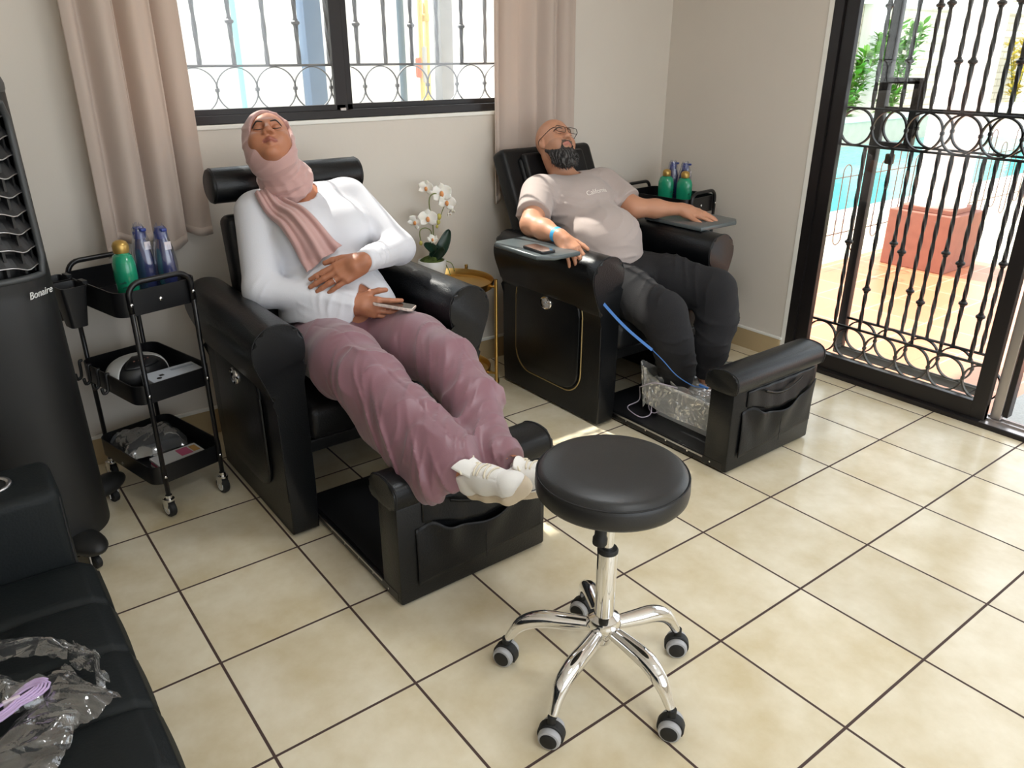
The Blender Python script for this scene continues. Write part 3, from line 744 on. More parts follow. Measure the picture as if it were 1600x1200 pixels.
    for s in (-1, 1):
        bm = bmesh.new(); box(bm, -.60, b-.02, y0+s*.279-.007, y0+s*.279+.007, .012, .046, bev=.002)
        rl = O('drawer_slide', bm, M['blackmetal'])
        bm = bmesh.new()
        for x in np.linspace(-.38, b-.08, 5):
            lathe(bm, [(.004, 0), (.004, .002), (0, .003)], n=10, M4=Matrix.Translation((x, y0+s*.286, .030)) @ Matrix.Rotation(-s*math.pi/2, 4, 'X'))
        O('screw', bm, M['chrome'], rl)
        O('slide_channel', bx(-.56, b-.12, y0+s*.286-.002, y0+s*.286+.002, .034, .042), M['steel'], rl)
    fr = O('footrest_box', bx(b-.118, b, y0-.285, y0+.285, .008, .358, bev=.008, seg=2), M['leather'], auto=40)
    bm = bmesh.new(); zt = .438
    P = catmull([(b-.135, .365, 0), (b-.14, .40, 0), (b-.12, .432, 0), (b-.06, .447, 0), (b, .438, 0), (b+.018, .41, 0), (b+.016, .375, 0), (b, .358, 0), (b-.06, .356, 0), (b-.12, .358, 0)], 4, closed=True)
    prism(bm, [(p.x, p.y) for p in P], 1, y0-.298, y0+.298, bev=.010, seg=3)
    cu_ = O('footrest_cushion', bm, M['leather'], auto=35)
    for s in (-1, 1): O('piping', tb([(p.x, y0+s*.290, p.y) for p in P], .0028, n=6, closed=True), M['stitch'], cu_, smooth=True)
    # sagging magazine pocket on the front
    def ztop(u): return .245+.022*math.cos(u*6.2)+.020*math.exp(-((u-.12)/.06)**2)+.03*math.exp(-((u-1)/.10)**2)
    def pk(u, v):
        y = y0-.225+.49*u; z0 = .065+.035*u; z = z0+(ztop(u)-z0)*v
        bulge = (.006+.020*v*abs(math.sin(u*math.pi*1.0))+.008*v*math.sin(u*23+3*v)*math.exp(-((u-.1)/.3)**2)+.006*v*math.sin(u*17-2*v))
        return (b+.002+bulge, y, z)
    O2 = lambda n, f, a, c, m: gridmesh(n, f, a, c, m, parent=fr, thick=.0035, world=True)
    O2('pocket', pk, 60, 14, M['leather_soft'])
    def up(u, v):
        y = y0-.20+.46*u; zb_ = .285-.050*math.sin(math.pi*u)**1.2; z = zb_+(.352-zb_)*v
        return (b+.003+.014*(1-v)*math.sin(math.pi*u)+.002*math.sin(u*30), y, z)
    O2('pocket_flap', up, 50, 8, M['leather_soft'])
    def lip(u, v):
        y = y0-.11+.25*u; z = .335-.035*math.sin(math.pi*u)+.010*v
        return (b+.020+.004*v, y, z)
    O2('pocket_lip', lip, 24, 2, M['leather'])
    O('pocket_seam', tb([(b+.026, y0+.02, .08), (b+.026, y0+.021, .16), (b+.028, y0+.022, .215)], .0014, n=5), M['stitch'], fr)
    return root
rw = recliner('pedicure_recliner', 'black leather recliner with round bolster headrest, under the woman in white', -2.39, .11, 'roll')
rm = recliner('pedicure_recliner', 'black leather recliner with tall flat backrest, under the man in grey', -.925, .185, 'board')
# swivel side trays on the man's chair
for (s, x0, x1, ya, yb, lab) in ((-1, -.93, -.555, -1.575, -1.375, 'tray'), (1, -.93, -.56, -.59, -.27, 'tray')):
    bm = bmesh.new(); q = [(x0+.03, ya), (x1-.05, ya), (x1, ya+.06), (x1, yb), (x0, yb), (x0, ya+.03)] if s < 0 else [(x0, ya), (x1, ya), (x1, yb-.05), (x1-.04, yb), (x0+.03, yb), (x0, yb-.03)]
    prism(bm, q, 2, .792, .812, bev=.006, seg=3)
    t = obj('tray', bm, mat('tray_laminate', S(84, 92, 94), .3, spec=.6), rm, world=True, auto=40, label='dark swivel side tray')
    obj('tray_bracket', bx(-.80, -.70, -.925+s*.40-.03, -.925+s*.40+.03, .74, .794, bev=.004), M['blackmetal'], t, world=True)

# ================================================================ ROLLING STOOL
def caster_ball(par, x, y, rz, sc=1):
    c = Matrix.Translation((x, y, 0)) @ Matrix.Rotation(rz, 4, 'Z') @ Matrix.Scale(sc, 4)
    bm = bmesh.new()     # hood
    n = 16
    for s in (-1, 1):
        ring_ = []
    def arc(rr, z0=.026): return [(rr*math.cos(a), z0+rr*math.sin(a)) for a in np.linspace(math.radians(-25), math.radians(205), n)]
    poly = arc(.031)
    prism(bm, poly, 1, -.012, .012, bev=.003); tube(bm, [(0, 0, .045), (0, 0, .075)], .010, n=12)
    xform(bm, c); cs = obj('caster', bm, M['rubber'], par, world=True, auto=40)
    for s in (-1, 1):
        bm = bmesh.new(); lathe(bm, [(0, -.008), (.024, -.008), (.0262, -.004), (.0262, .004), (.024, .009), (.020, .010), (0, .010)], n=28, M4=c @ Matrix.Translation((0, s*.017, .0265)) @ Matrix.Rotation(-s*math.pi/2, 4, 'X'))
        wh = obj('wheel', bm, M['greyring'], cs, world=True, auto=35)
        bm = bmesh.new(); lathe(bm, [(.0195, .009), (.0195, .0115), (.016, .013), (0, .014)], n=24, M4=c @ Matrix.Translation((0, s*.017, .0265)) @ Matrix.Rotation(-s*math.pi/2, 4, 'X'))
        obj('hub_cap', bm, M['rubber'], cs, world=True, auto=35)
cx, cy = .690, -2.381; ox, oy = .683, -2.389
st = empty('rolling_stool', 'round black padded stool on a five-legged chrome base with casters', 'stool', (cx, cy, 0))
bm = bmesh.new()
lathe(bm, [(0, .592), (.165, .592), (.180, .596), (.188, .606), (.190, .62), (.189, .640), (.185, .652), (.183, .654), (.178, .662), (.165, .669), (.12, .674), (.05, .676), (0, .676)], (cx, cy, 0), n=72)
seat = obj('seat', bm, M['stool'], st, world=True, auto=50)
obj('seam', tb([(cx+.1862*math.cos(a), cy+.1862*math.sin(a), .6525) for a in np.linspace(0, 2*math.pi, 60, endpoint=False)], .0022, n=6, closed=True), M['stitch'], seat, world=True, smooth=True)
obj('seat_plate', bx(cx-.08, cx+.08, cy-.08, cy+.08, .575, .592, bev=.004), M['blackmetal'], st, world=True)
bm = bmesh.new(); tube(bm, [(cx, cy, .33), (cx, cy, .585)], .0145, n=24); obj('piston', bm, M['chrome'], st, world=True, auto=40)
bm = bmesh.new(); lathe(bm, [(.0265, .20), (.0265, .418), (.0255, .422), (.016, .422), (.016, .20)], (cx, cy, 0), n=32); obj('gas_cylinder', bm, M['chrome'], st, world=True, auto=40)
obj('collar', lt([(.016, .418), (.027, .418), (.0275, .424), (.024, .430), (.015, .430)], (cx, cy, 0), n=32), M['rubber'], st, world=True, auto=40)
bm = bmesh.new(); lathe(bm, [(0, .128), (.022, .128), (.026, .135), (.027, .165), (.042, .172), (.047, .185), (.047, .200), (.042, .212), (.030, .220), (.026, .222)], (cx, cy, 0), n=40); obj('hub', bm, M['chrome'], st, world=True, auto=30)
# paddle lever
d = Vector((.40, -.92, 0)).normalized()
bm = bmesh.new(); p0 = Vector((cx, cy, .578))
tube(bm, [p0+d*.015, p0+d*.045+Vector((0, 0, -.02)), p0+d*.052+Vector((0, 0, -.055))], .005, n=10)
tube(bm, catmull([p0+d*.052+Vector((0, 0, -.045)), p0+d*.055+Vector((0, 0, -.065)), p0+d*.058+Vector((0, 0, -.09)), p0+d*.06+Vector((0, 0, -.105))], 4), [.008]*3+[.015]*4+[.0185]*4+[.017, .008], n=14, flat=1)
obj('lever', bm, M['rubber'], st, world=True, smooth=True)
for i in range(5):
    a = math.radians(3+72*i); u = Vector((math.cos(a), math.sin(a), 0))
    pts = catmull([Vector((cx, cy, .178))+u*.03, Vector((cx, cy, .174))+u*.10, Vector((cx*.5+ox*.5, cy*.5+oy*.5, .168))+u*.165, Vector((ox, oy, .140))+u*.215, Vector((ox, oy, .078))+u*.254], 6)
    bm = bmesh.new(); k = len(pts)
    tube(bm, pts, [.0175+.007*math.sin(math.pi*min(1, j/(k-1)*1.15))-.006*max(0, (j/(k-1)-.75)*4) for j in range(k)], n=18)
    obj('leg', bm, M['chrome'], st, world=True, smooth=True)
    q = Vector((ox, oy, 0))+u*.258
    caster_ball(st, q.x, q.y, [.57, .75, .30, .45, .60][i], 1.12)

# ================================================================ THREE-TIER TROLLEYS
def trolley(name, label, c, rz, cups):
    """local x = long side (front end at +x), local y = short side"""
    root = empty(name, label, 'cart', (c[0], c[1], 0), rz)
    O = lambda n, bm, m=M['blackmetal'], par=root, **k: obj(n, bm, m, par, **k)
    L_, W_ = .43, .29
    for (z, h) in ((.775, .085), (.455, .07), (.135, .07)):
        bm = bmesh.new(); o_ = rrect(L_, W_, .045, 6); i_ = rrect(L_-.008, W_-.008, .041, 6); n = len(o_)
        vo0 = [bm.verts.new((a, b, z)) for a, b in o_]; vo1 = [bm.verts.new((a, b, z+h)) for a, b in o_]
        vi1 = [bm.verts.new((a, b, z+h)) for a, b in i_]; vi0 = [bm.verts.new((a, b, z+.003)) for a, b in i_]
        bm.faces.new(vo0[::-1]); bm.faces.new(vi0)
        for j in range(n):
            k = (j+1) % n
            bm.faces.new((vo0[j], vo0[k], vo1[k], vo1[j])); bm.faces.new((vo1[j], vo1[k], vi1[k], vi1[j])); bm.faces.new((vi1[j], vi1[k], vi0[k], vi0[j]))
        t = O('tray', bm, auto=40)
    scr = []
    for sx in (-1, 1):
        # end frame: two posts bent into a handle
        x = sx*(L_/2+.010); yv = W_/2-.035
        for sy in (-1, 1):
            bm = bmesh.new(); tube(bm, [(x, sy*yv, .086), (x, sy*yv, .80)], .0085, n=12)
            O('post', bm, smooth=True)
            for z in (.17, .49, .82):
                bm = bmesh.new(); lathe(bm, [(0, 0), (.0065, 0), (.006, .003), (.003, .0045), (0, .0045)], n=14, M4=Matrix.Translation((x+sx*.008, sy*yv, z)) @ Matrix.Rotation(sx*math.pi/2, 4, 'Y')); O('screw', bm, M['chrome'], smooth=True)
        pts = [(x, -yv, .79), (x, -yv, .845)]+[(x, -yv+.045-.045*math.cos(a), .845+.045*math.sin(a)) for a in np.linspace(.2, math.pi/2, 6)]+[(x, yv-.045+.045*math.sin(a), .845+.045*math.cos(a)) for a in np.linspace(0, math.pi/2-.2, 6)]+[(x, yv, .845), (x, yv, .79)]
        O('handle', tb(pts, .0095, n=12), smooth=True)
        bm = bmesh.new(); lathe(bm, [(0, 0), (.0075, 0), (.007, .003), (0, .004)], n=14, M4=Matrix.Translation((sx*L_/2, 0, .815)) @ Matrix.Rotation(sx*math.pi/2, 4, 'Y')); O('screw', bm, M['chrome'], smooth=True)
        for sy in (-1, 1):
            cx_, cy_ = x, sy*yv
            bm = bmesh.new(); tube(bm, [(cx_, cy_, .076), (cx_, cy_, .092)], .012, n=14); tube(bm, [(cx_, cy_, .070), (cx_, cy_, .077)], .019, n=14)
            box(bm, cx_-.024, cx_+.010, cy_-.0155, cy_-.0130, .028, .072); box(bm, cx_-.024, cx_+.010, cy_+.0130, cy_+.0155, .028, .072)
            cs = O('caster', bm, M['chrome'], auto=40)
            bm = bmesh.new(); m4 = Matrix.Translation((cx_-.008, cy_, .0330)) @ Matrix.Rotation(math.pi/2, 4, 'X') @ Matrix.Scale(1.29, 4)
            lathe(bm, [(0, -.010), (.022, -.010), (.0255, -.006), (.0255, .006), (.022, .010), (0, .010)], n=24, M4=m4); O('wheel', bm, M['rubber'], cs, auto=35)
            bm = bmesh.new(); lathe(bm, [(.016, .0101), (.016, .0112), (.008, .0118), (0, .0125)], n=20, M4=m4); lathe(bm, [(.016, -.0101), (.016, -.0112), (0, -.0125)], n=20, M4=m4); O('hub_cap', bm, M['white'], cs, auto=35)
    if cups:
        for (x, dz) in ((-.015, 0), (-.135, 0.0)):
            for_ = Matrix.Translation((x, -W_/2-.052, .72)) ; bm = bmesh.new()
            o_ = rrect(.10, .085, .012, 4); b_ = rrect(.062, .055, .012, 4); n = len(o_); zt, zb_ = .145, 0
            vt = [bm.verts.new((a, b, zt)) for a, b in o_]; vb = [bm.verts.new((a*1, b, zb_)) for a, b in b_]; vti = [bm.verts.new((a*.95, b*.95, zt)) for a, b in o_]; vbi = [bm.verts.new((a*.93, b*.93, .004)) for a, b in b_]
            bm.faces.new(vb[::-1]); bm.faces.new(vbi)
            for j in range(n):
                k = (j+1) % n
                bm.faces.new((vb[j], vb[k], vt[k], vt[j])); bm.faces.new((vt[j], vt[k], vti[k], vti[j])); bm.faces.new((vti[j], vti[k], vbi[k], vbi[j]))
            box(bm, -.02, .02, .040, .056, .13, .152); xform(bm, for_)
            O('hanging_cup', bm, M['plastic'], auto=40)
        for x in (-.19, -.12, -.05, .02):
            bm = bmesh.new(); y_ = -W_/2-.003
            tube(bm, catmull([(x, y_+.004, .53), (x, y_-.006, .528), (x, y_-.008, .49), (x, y_-.012, .468), (x, y_-.026, .463), (x, y_-.030, .485)], 4), .006, n=8)
            O('hook', bm, M['plastic'], smooth=True)
    return root
T1 = trolley('trolley', 'black three-tier metal trolley between the tower cooler and the woman\'s recliner', (-1.110, -3.038), math.radians(13.5), True)
T2 = trolley('trolley', 'black three-tier metal trolley in the corner beyond the man\'s recliner', (-1.15, -.165), math.radians(6), False)
def onT(T, x, y, z): return tuple(Matrix.LocRotScale(T.location, T.rotation_euler, None) @ Vector((x, y, z)))

# bottles
M['green'] = mat('green_bottle', S(30, 150, 112), .22, spec=.6, coat=.3); M['greenink'] = mat('dark_green_print', S(10, 60, 55), .5)
M['goldcap'] = mat('gold_cap', S(190, 155, 85), .3, .6); M['blue'] = mat('blue_bottle', S(34, 48, 110), .25, coat=.3); M['bluecap'] = mat('blue_cap', S(44, 62, 135), .3)
def green_bottle(p, rz, label, k=1.12):
    r = empty('shampoo_bottle', label, 'bottle', p, rz, 'green bottles with gold caps'); r.scale = (1.28*k, 1.28*k, k)
    bm = bmesh.new(); lathe(bm, [(0, 0), (.028, 0), (.031, .006), (.034, .05), (.036, .10), (.035, .135), (.029, .158), (.016, .170), (0, .171)], n=32, sy=.72); obj('bottle_body', bm, M['green'], r, smooth=True)
    bm = bmesh.new(); lathe(bm, [(.017, .168), (.018, .172), (.0185, .190), (.015, .200), (.008, .205), (0, .206)], n=24); obj('cap', bm, M['goldcap'], r, smooth=True)
    # two short lines of print on the front
    o = text('print', 'soft & silky', .010, M['greenink'], Matrix.Translation((0.033, 0, .085)) @ Matrix(((0, 0, 1, 0), (1, 0, 0, 0), (0, 1, 0, 0), (0, 0, 0, 1))), r, world=False)
    bm = bmesh.new(); box(bm, .0345, .0352, -.018, .018, .070, .072); box(bm, .0335, .0342, -.014, .014, .050, .051); box(bm, .0325, .0332, -.014, .014, .040, .041); obj('print', bm, M['greenink'], r)
    return r
def blue_bottle(p, rz, label, k=1.06):
    r = empty('pump_bottle', label, 'bottle', p, rz, 'blue bottles in shrink wrap'); r.scale = (1.3*k, 1.3*k, k)
    bm = bmesh.new(); lathe(bm, [(0, 0), (.028, 0), (.030, .008), (.031, .10), (.028, .15), (.020, .19), (.014, .205), (0, .206)], n=28, sy=.7); obj('bottle_body', bm, M['blue'], r, smooth=True)
    bm = bmesh.new(); lathe(bm, [(.014, .203), (.015, .205), (.0155, .225), (.012, .232), (.012, .240), (0, .243)], n=22); box(bm, -.004, .026, -.007, .007, .229, .240, bev=.003); obj('pump_cap', bm, M['bluecap'], r, auto=40)
    obj('sticker', bx(.0255, .0262, -.006, .010, .170, .196, bev=0), mat('white_red_sticker', S(225, 215, 220), .5), r)
    rr = random.Random(len(label))
    prof = [(.033, .002), (.0345, .05), (.034, .12), (.030, .17), (.022, .205), (.0185, .232), (.012, .247)]
    bm = bmesh.new(); rg = lathe(bm, prof, n=26, sy=.78)
    for q in rg:
        for v in q: v.co *= 1+rr.uniform(-.03, .03)
    obj('shrink_wrap', bm, M['wrap'], r, smooth=True)
    return r
green_bottle(onT(T1, .10, -.05, .778), 0, 'green shampoo bottle with gold cap on the trolley beside the cooler')
blue_bottle(onT(T1, .06, .04, .778), .3, 'left of the two wrapped blue bottles on the trolley by the woman')
blue_bottle(onT(T1, .115, .088, .778), .2, 'right of the two wrapped blue bottles on the trolley by the woman, with red tab')
green_bottle(onT(T2, -.04, .015, .778), .3, 'rear green bottle, half hidden, on the trolley in the corner', 1.0)
green_bottle(onT(T2, .075, .030, .778), .2, 'front green bottle with gold cap on the trolley in the corner', 1.0)
blue_bottle(onT(T2, -.06, .098, .778), .5, 'left wrapped blue bottle behind the green ones in the corner', .98)
blue_bottle(onT(T2, .02, .103, .778), .4, 'rightmost wrapped blue bottle on the trolley in the corner', .98)
tag(obj('white_packet', bx(-.03, .03, -.02, .02, 0, .012, bev=.002), M['white']), 'small white packet lying in the top tray behind the hanging cup', 'packet'); bpy.data.objects['white_packet'].location = onT(T1, -.16, -.10, .779)

# nail lamp on the middle shelf
nl = empty('nail_lamp', 'white and black dome-shaped nail dryer lamp on the trolley middle shelf', 'lamp', onT(T1, -.035, -.02, .459), math.radians(-72))
def dome(n, a0, a1, m, sc=1.0, dz=0, par=nl, zmax=None):
    def fn(u, v):
        a = math.radians(a0+(a1-a0)*u); b_ = v*math.pi/2
        r = math.cos(b_)**.7
        return (sc*.115*r*math.sin(a)*1.0, sc*.095*r*math.cos(a), dz+sc*.085*math.sin(b_)**.8+.004)
    return gridmesh(n, fn, 40, 12, m, parent=par, thick=.003)
dome('shell', 60, 300, M['white']); dome('opening', -62, 62, M['plastic'], .985)
def ctrl(u, v):
    a = (u-.5)*1.5; b_ = .70+v*.80; r = math.cos(b_)**.7
    return (1.03*.115*r*math.sin(a+.1), 1.03*.095*r*math.cos(a+.1), .006+1.03*.085*math.sin(b_)**.8)
pn = gridmesh('control_panel', ctrl, 16, 10, M['plastic'], parent=nl, thick=.003)
bm = bmesh.new()
for i in range(4):
    p = ctrl(.2+.18*i, .55); lathe(bm, [(0, 0), (.004, 0), (.003, .002), (0, .002)], (p[0]*1.02, p[1]*1.02, p[2]), n=10)
obj('button', bm, mat('rose_button', S(170, 110, 100), .4), pn)
bc = empty('card_box', 'flat white card box with small dark square and dot on the middle shelf', 'box', onT(T1, .135, .035, .462), math.radians(10))
obj('box_body', bx(-.055, .055, -.095, .095, 0, .050, bev=.002), M['paper'], bc)
bm = bmesh.new(); box(bm, -.008, .008, -.052, -.036, .0502, .0508); lathe(bm, [(.009, 0), (.009, .0008), (0, .0008)], (.022, -.062, .050), n=20); obj('printed_mark', bm, M['plastic'], bc)
bm = bmesh.new()
for i in range(3): box(bm, -.03+i*.006, -.0285+i*.006, .0, .085, .0502, .0506)
obj('printed_line', bm, mat('grey_print', S(120, 130, 145), .6), bc)
# bottom shelf
bb = empty('black_pouch', 'black item in a clear plastic bag on the bottom shelf', 'bag', onT(T1, -.10, .0, .139), math.radians(3))
bm = bx(-.085, .085, -.10, .10, .0, .05, bev=.012); obj('contents', bm, M['plastic'], bb, auto=40)
rr = random.Random(4)
def crumple(w_, d_, h_, amp, seed, nu=26, nv=20):
    r = np.random.RandomState(seed); A = [(r.uniform(5, 26), r.uniform(5, 26), r.uniform(0, 6), r.uniform(.3, 1)) for _ in range(7)]
    def fn(u, v):
        x, y = (u-.5)*w_, (v-.5)*d_; e = max(abs(u-.5), abs(v-.5))*2
        z = h_*(1-e**4)+.002
        for (p, q, f, g) in A: z += amp*g*abs(math.sin(p*u+q*v+f))*(1-.5*e)
        return (x+amp*math.sin(9*v+seed), y+amp*math.sin(8*u+seed), max(z, .002))
    return fn
gridmesh('plastic_bag', crumple(.22, .25, .055, .009, 3), 30, 24, M['clear'], parent=bb)
pp = empty('pink_packets', 'stack of pink and white packets on the bottom shelf of the trolley', 'packet', onT(T1, .115, .0, .139), math.radians(10))
pink = mat('pink_card', S(205, 95, 130), .45)
for k, (dx, m_) in enumerate(((0, M['white']), (.006, pink), (-.004, M['white']))): obj('packet', bx(-.05+dx, .05+dx, -.085, .095, .012*k, .012*k+.010, bev=.002), m_, pp)
obj('packet_label', bx(-.04, .02, .01, .055, .0345, .0355), pink, pp); obj('packet_label', bx(-.035, .015, .06, .085, .0345, .0357), mat('ochre_print', S(200, 150, 80), .5), pp)
# ================================================================ TOWER AIR COOLER
M['cooler'] = mat('cooler_charcoal', (.0105, .0105, .0105), .5, bump=.05, bscale=300)
M['coolergrey'] = mat('cooler_grey_trim', (.05, .054, .056), .4)
def cooler():
    c = (-.945, -3.488); root = empty('air_cooler', 'tall charcoal tower air cooler with slatted front standing behind the sofa arm', 'air cooler', (c[0], c[1], 0))
    O = lambda n, bm, m=M['cooler'], par=root, **k: obj(n, bm, m, par, world=True, **k)
    def P(th, z, k=1.0):
        tz = 1-.10*(1-min(z, 1.5)/1.5)**1 if z > .0 else 1
        s = (1.0+.06*(1-z/1.5))*k
        ct, st_ = math.cos(th), math.sin(th); e = .72
        x = math.copysign(abs(ct)**e, ct)*.205*s; y = math.copysign(abs(st_)**e, st_)*.190*s
        return Vector((c[0]+x, c[1]+y, z))
    n = 96; zs = [.09, .10, .2, .5, .8, .925, .935, .95, .98]+list(np.linspace(1.0, 1.46, 10))+[1.475, 1.49]
    win = lambda th, z: abs(th) < 1.02 and .975 < z < 1.465
    bm = bmesh.new(); G = []
    ths = [2*math.pi*i/n-math.pi for i in range(n)]
    for z in zs: G.append([bm.verts.new(P(t, z, 1.0 if not .926 < z < .94 else .992)) for t in ths])
    for i in range(len(zs)-1):
        for j in range(n):
            zc = (zs[i]+zs[i+1])/2; tc = ths[j]+math.pi/n
            if win(tc, zc): continue
            bm.faces.new((G[i][j], G[i][(j+1) % n], G[i+1][(j+1) % n], G[i+1][j]))
    bm.faces.new(G[0][::-1]); O('body', bm, auto=45)
    # top cap
    bm = bmesh.new(); G = []
    for (z, k) in ((1.488, 1.0), (1.495, 1.012), (1.51, 1.012), (1.525, .99), (1.542, .90), (1.548, .6), (1.55, .1)): G.append([bm.verts.new(P(t, z, k)) for t in ths])
    for i in range(6):
        for j in range(n): bm.faces.new((G[i][j], G[i][(j+1) % n], G[i+1][(j+1) % n], G[i+1][j]))
    bm.faces.new(G[-1]); O('top_cap', bm, M['coolergrey'], auto=45)
    # recess lining and frame
    def fn(u, v): return tuple(P(-1.06+2.12*u, .965+.51*v, .80))
    gridmesh('louvre_back', fn, 24, 4, M['plastic'], parent=root, world=True)
    fr = [P(-1.0+2.0*t, .982, 1.004) for t in np.linspace(.06, .94, 20)]+[P(1.0, z, 1.004) for z in np.linspace(1.03, 1.42, 10)]+[P(1.0-2.0*t, 1.463, 1.004) for t in np.linspace(.06, .94, 20)]+[P(-1.0, z, 1.004) for z in np.linspace(1.42, 1.03, 10)]
    O('louvre_frame', tb(fr, .010, n=8, closed=True), M['coolergrey'], smooth=True)
    for k in range(9):
        z = 1.015+.052*k; bm = bmesh.new(); V = []
        for t in np.linspace(-.98, .98, 26):
            dip = -.012*math.exp(-((t-.62)/.16)**2)+.004*math.cos(3*t)
            a, b_ = P(t, z+dip, .97), P(t, z+dip+.034, .86)
            V.append([bm.verts.new(q) for q in (a, a+Vector((0, 0, .0045)), b_+Vector((0, 0, .0045)), b_)])
        for i in range(len(V)-1):
            for j in range(4): bm.faces.new((V[i][j], V[i][(j+1) % 4], V[i+1][(j+1) % 4], V[i+1][j]))
        lv = O('louvre', bm, M['plastic'])
        O('louvre_edge', tb([P(t, z-.012*math.exp(-((t-.62)/.16)**2)+.004*math.cos(3*t), .975) for t in np.linspace(-.98, .98, 26)], .0022, n=6), M['steel'], lv, smooth=True)
    for t in (-.75, -.4, -.05, .3, .62, .88):
        a, b_ = P(t, .99, .93), P(t, 1.46, .93); ai, bi = P(t, .99, .83), P(t, 1.46, .83); bm = bmesh.new()
        d = Vector((-math.sin(t), math.cos(t), 0))*.004
        vs = [bm.verts.new(q) for q in (a-d, a+d, ai+d, ai-d, b_-d, b_+d, bi+d, bi-d)]
        for f in ((0, 1, 2, 3), (7, 6, 5, 4), (0, 4, 5, 1), (1, 5, 6, 2), (2, 6, 7, 3), (3, 7, 4, 0)): bm.faces.new([vs[i] for i in f])
        O('vane', bm, M['plastic'])
    # maker's name on the rounded corner
    t = .70; p = P(t, .930, 1.004); p2 = P(t+.06, .930, 1.004); tx = (p2-p).normalized(); nz = tx.cross(Vector((0, 0, 1))).normalized()
    m4 = Matrix(((tx.x, 0, nz.x, p.x), (tx.y, 0, nz.y, p.y), (tx.z, 1, nz.z, p.z), (0, 0, 0, 1)))
    text('logo', 'Bonaire', .030, mat('white_print', S(225, 225, 222), .5), m4 @ Matrix.Translation((0, 0, .002)), root, ext=.001, shear=.25)
    # wide feet with casters
    for (x, y, a) in ((-.735, -3.40, -.5), (-1.085, -3.275, 1.2), (-.74, -3.66, -.9), (-1.15, -3.68, 2.6)):
        bm = bmesh.new(); bmesh.ops.create_uvsphere(bm, u_segments=28, v_segments=16, radius=1)
        xform(bm, Matrix.Translation((x, y, .088)) @ Matrix.Rotation(math.atan2(y-c[1], x-c[0]), 4, 'Z') @ Matrix.Diagonal((.105, .055, .036, 1)))
        f = O('foot', bm, M['cooler'], smooth=True)
        u = Vector((x-c[0], y-c[1], 0)).normalized(); q = Vector((x, y, 0))+u*.045
        bm = bmesh.new(); lathe(bm, [(0, -.011), (.021, -.011), (.0245, -.007), (.0245, .007), (.021, .011), (0, .011)], n=22, M4=Matrix.Translation((q.x, q.y, .0247)) @ Matrix.Rotation(.4, 4, 'Z') @ Matrix.Rotation(math.pi/2, 4, 'X')); O('wheel', bm, M['rubber'], f, auto=35)
        bm = bmesh.new(); box(bm, q.x-.016, q.x+.010, q.y-.017, q.y-.013, .018, .066); box(bm, q.x-.016, q.x+.010, q.y+.013, q.y+.017, .018, .066); O('wheel_bracket', bm, M['steel'], f)
cooler()

# ================================================================ SOFA
def sofa():
    root = empty('sofa', 'charcoal leather sofa with channel-stitched seat and cup holder arm in the foreground', 'sofa', (.6, -3.75, 0))
    O = lambda n, bm, m=M['sofa'], par=root, **k: obj(n, bm, m, par, world=True, **k)
    x0, x1, yf, yb = -.13, 1.46, -3.425, -4.08
    def fn(u, v):
        x = x0+(x1-x0)*u
        # v: 0 bottom front, up the rounded front, back along the top
        pr = [(-3.445, .225), (-3.428, .25), (-3.422, .30), (-3.425, .345), (-3.438, .378), (-3.465, .396), (-3.52, .402), (-3.65, .404), (-3.8, .402), (-4.0, .398), (-4.08, .39)]
        t = v*(len(pr)-1); i = min(int(t), len(pr)-2); f = t-i; y = pr[i][0]*(1-f)+pr[i+1][0]*f; z = pr[i][1]*(1-f)+pr[i+1][1]*f
        d = 1e9
        for s in np.arange(.067, 1.5, .202): d = min(d, abs(x-s-.03*math.sin((y+3.42)*2.0)))
        g = math.exp(-(d/.010)**2)*.011+math.exp(-(d/.05)**2)*.004
        bt = 1e9
        for s in np.arange(.067, 1.5, .202): bt = min(bt, math.hypot(x-s-.02, y+3.66))
        g += .018*math.exp(-(bt/.03)**2)
        e = math.exp(-((x-x0)/.02)**2)*.01
        if .3 < v: z -= g+e
        else: y -= g*.6
        return (x, y, z)
    o = gridmesh('seat', fn, 400, 60, M['sofa'], parent=root, world=True)
    O('seat_base', bx(x0, x1, yb, -3.448, .14, .33, bev=.01))
    for s in np.arange(.067, 1.5, .202):
        O('button', lt([(.011, 0), (.010, .004), (0, .006)], (s+.015, -3.66, .377), n=14), M['sofa'], smooth=True)
    for (a, b_) in ((-.335, -.125), (1.455, 1.665)):
        arm = O('armrest', bx(a, b_, -4.12, -3.463, .13, .605, bev=.028, seg=4), auto=40)
        R = rrect(b_-a-.012, .64, .028, 5, (a+b_)/2, -3.79)
        O('piping', tb([(p, q, .583) for p, q in R], .003, n=6, closed=True), M['stitch'], arm, smooth=True)
        R = rrect(b_-a-.02, .45, .028, 5, (a+b_)/2, .365)
        O('piping', tb([(p, -3.470, q) for p, q in R], .003, n=6, closed=True), M['stitch'], arm, smooth=True)
        cxh = (a+b_)/2-.005; bm = bmesh.new()
        lathe(bm, [(.034, -.0), (.036, .001), (.046, .001), (.048, .003), (.046, .007), (.038, .008), (.035, .004), (.033, .0)], (cxh, -3.60, .604), n=40); ch = O('cup_holder', bm, M['steel'], arm, smooth=True)
        O('cup_well', lt([(.034, .004), (.034, .0015), (0, .0015)], (cxh, -3.60, .6045), n=32), M['rubber'], ch)
    O('backrest', bx(-.30, 1.63, -4.28, -4.09, .2, .82, bev=.05, seg=4), auto=40)
    for (a, b_) in ((-.28, -3.54), (1.6, -3.54), (-.28, -4.15), (1.6, -4.15)): O('leg', lt([(.02, 0), (.026, .14), (0, .14)], (a, b_, 0), n=16), M['chrome'], smooth=True)
sofa()
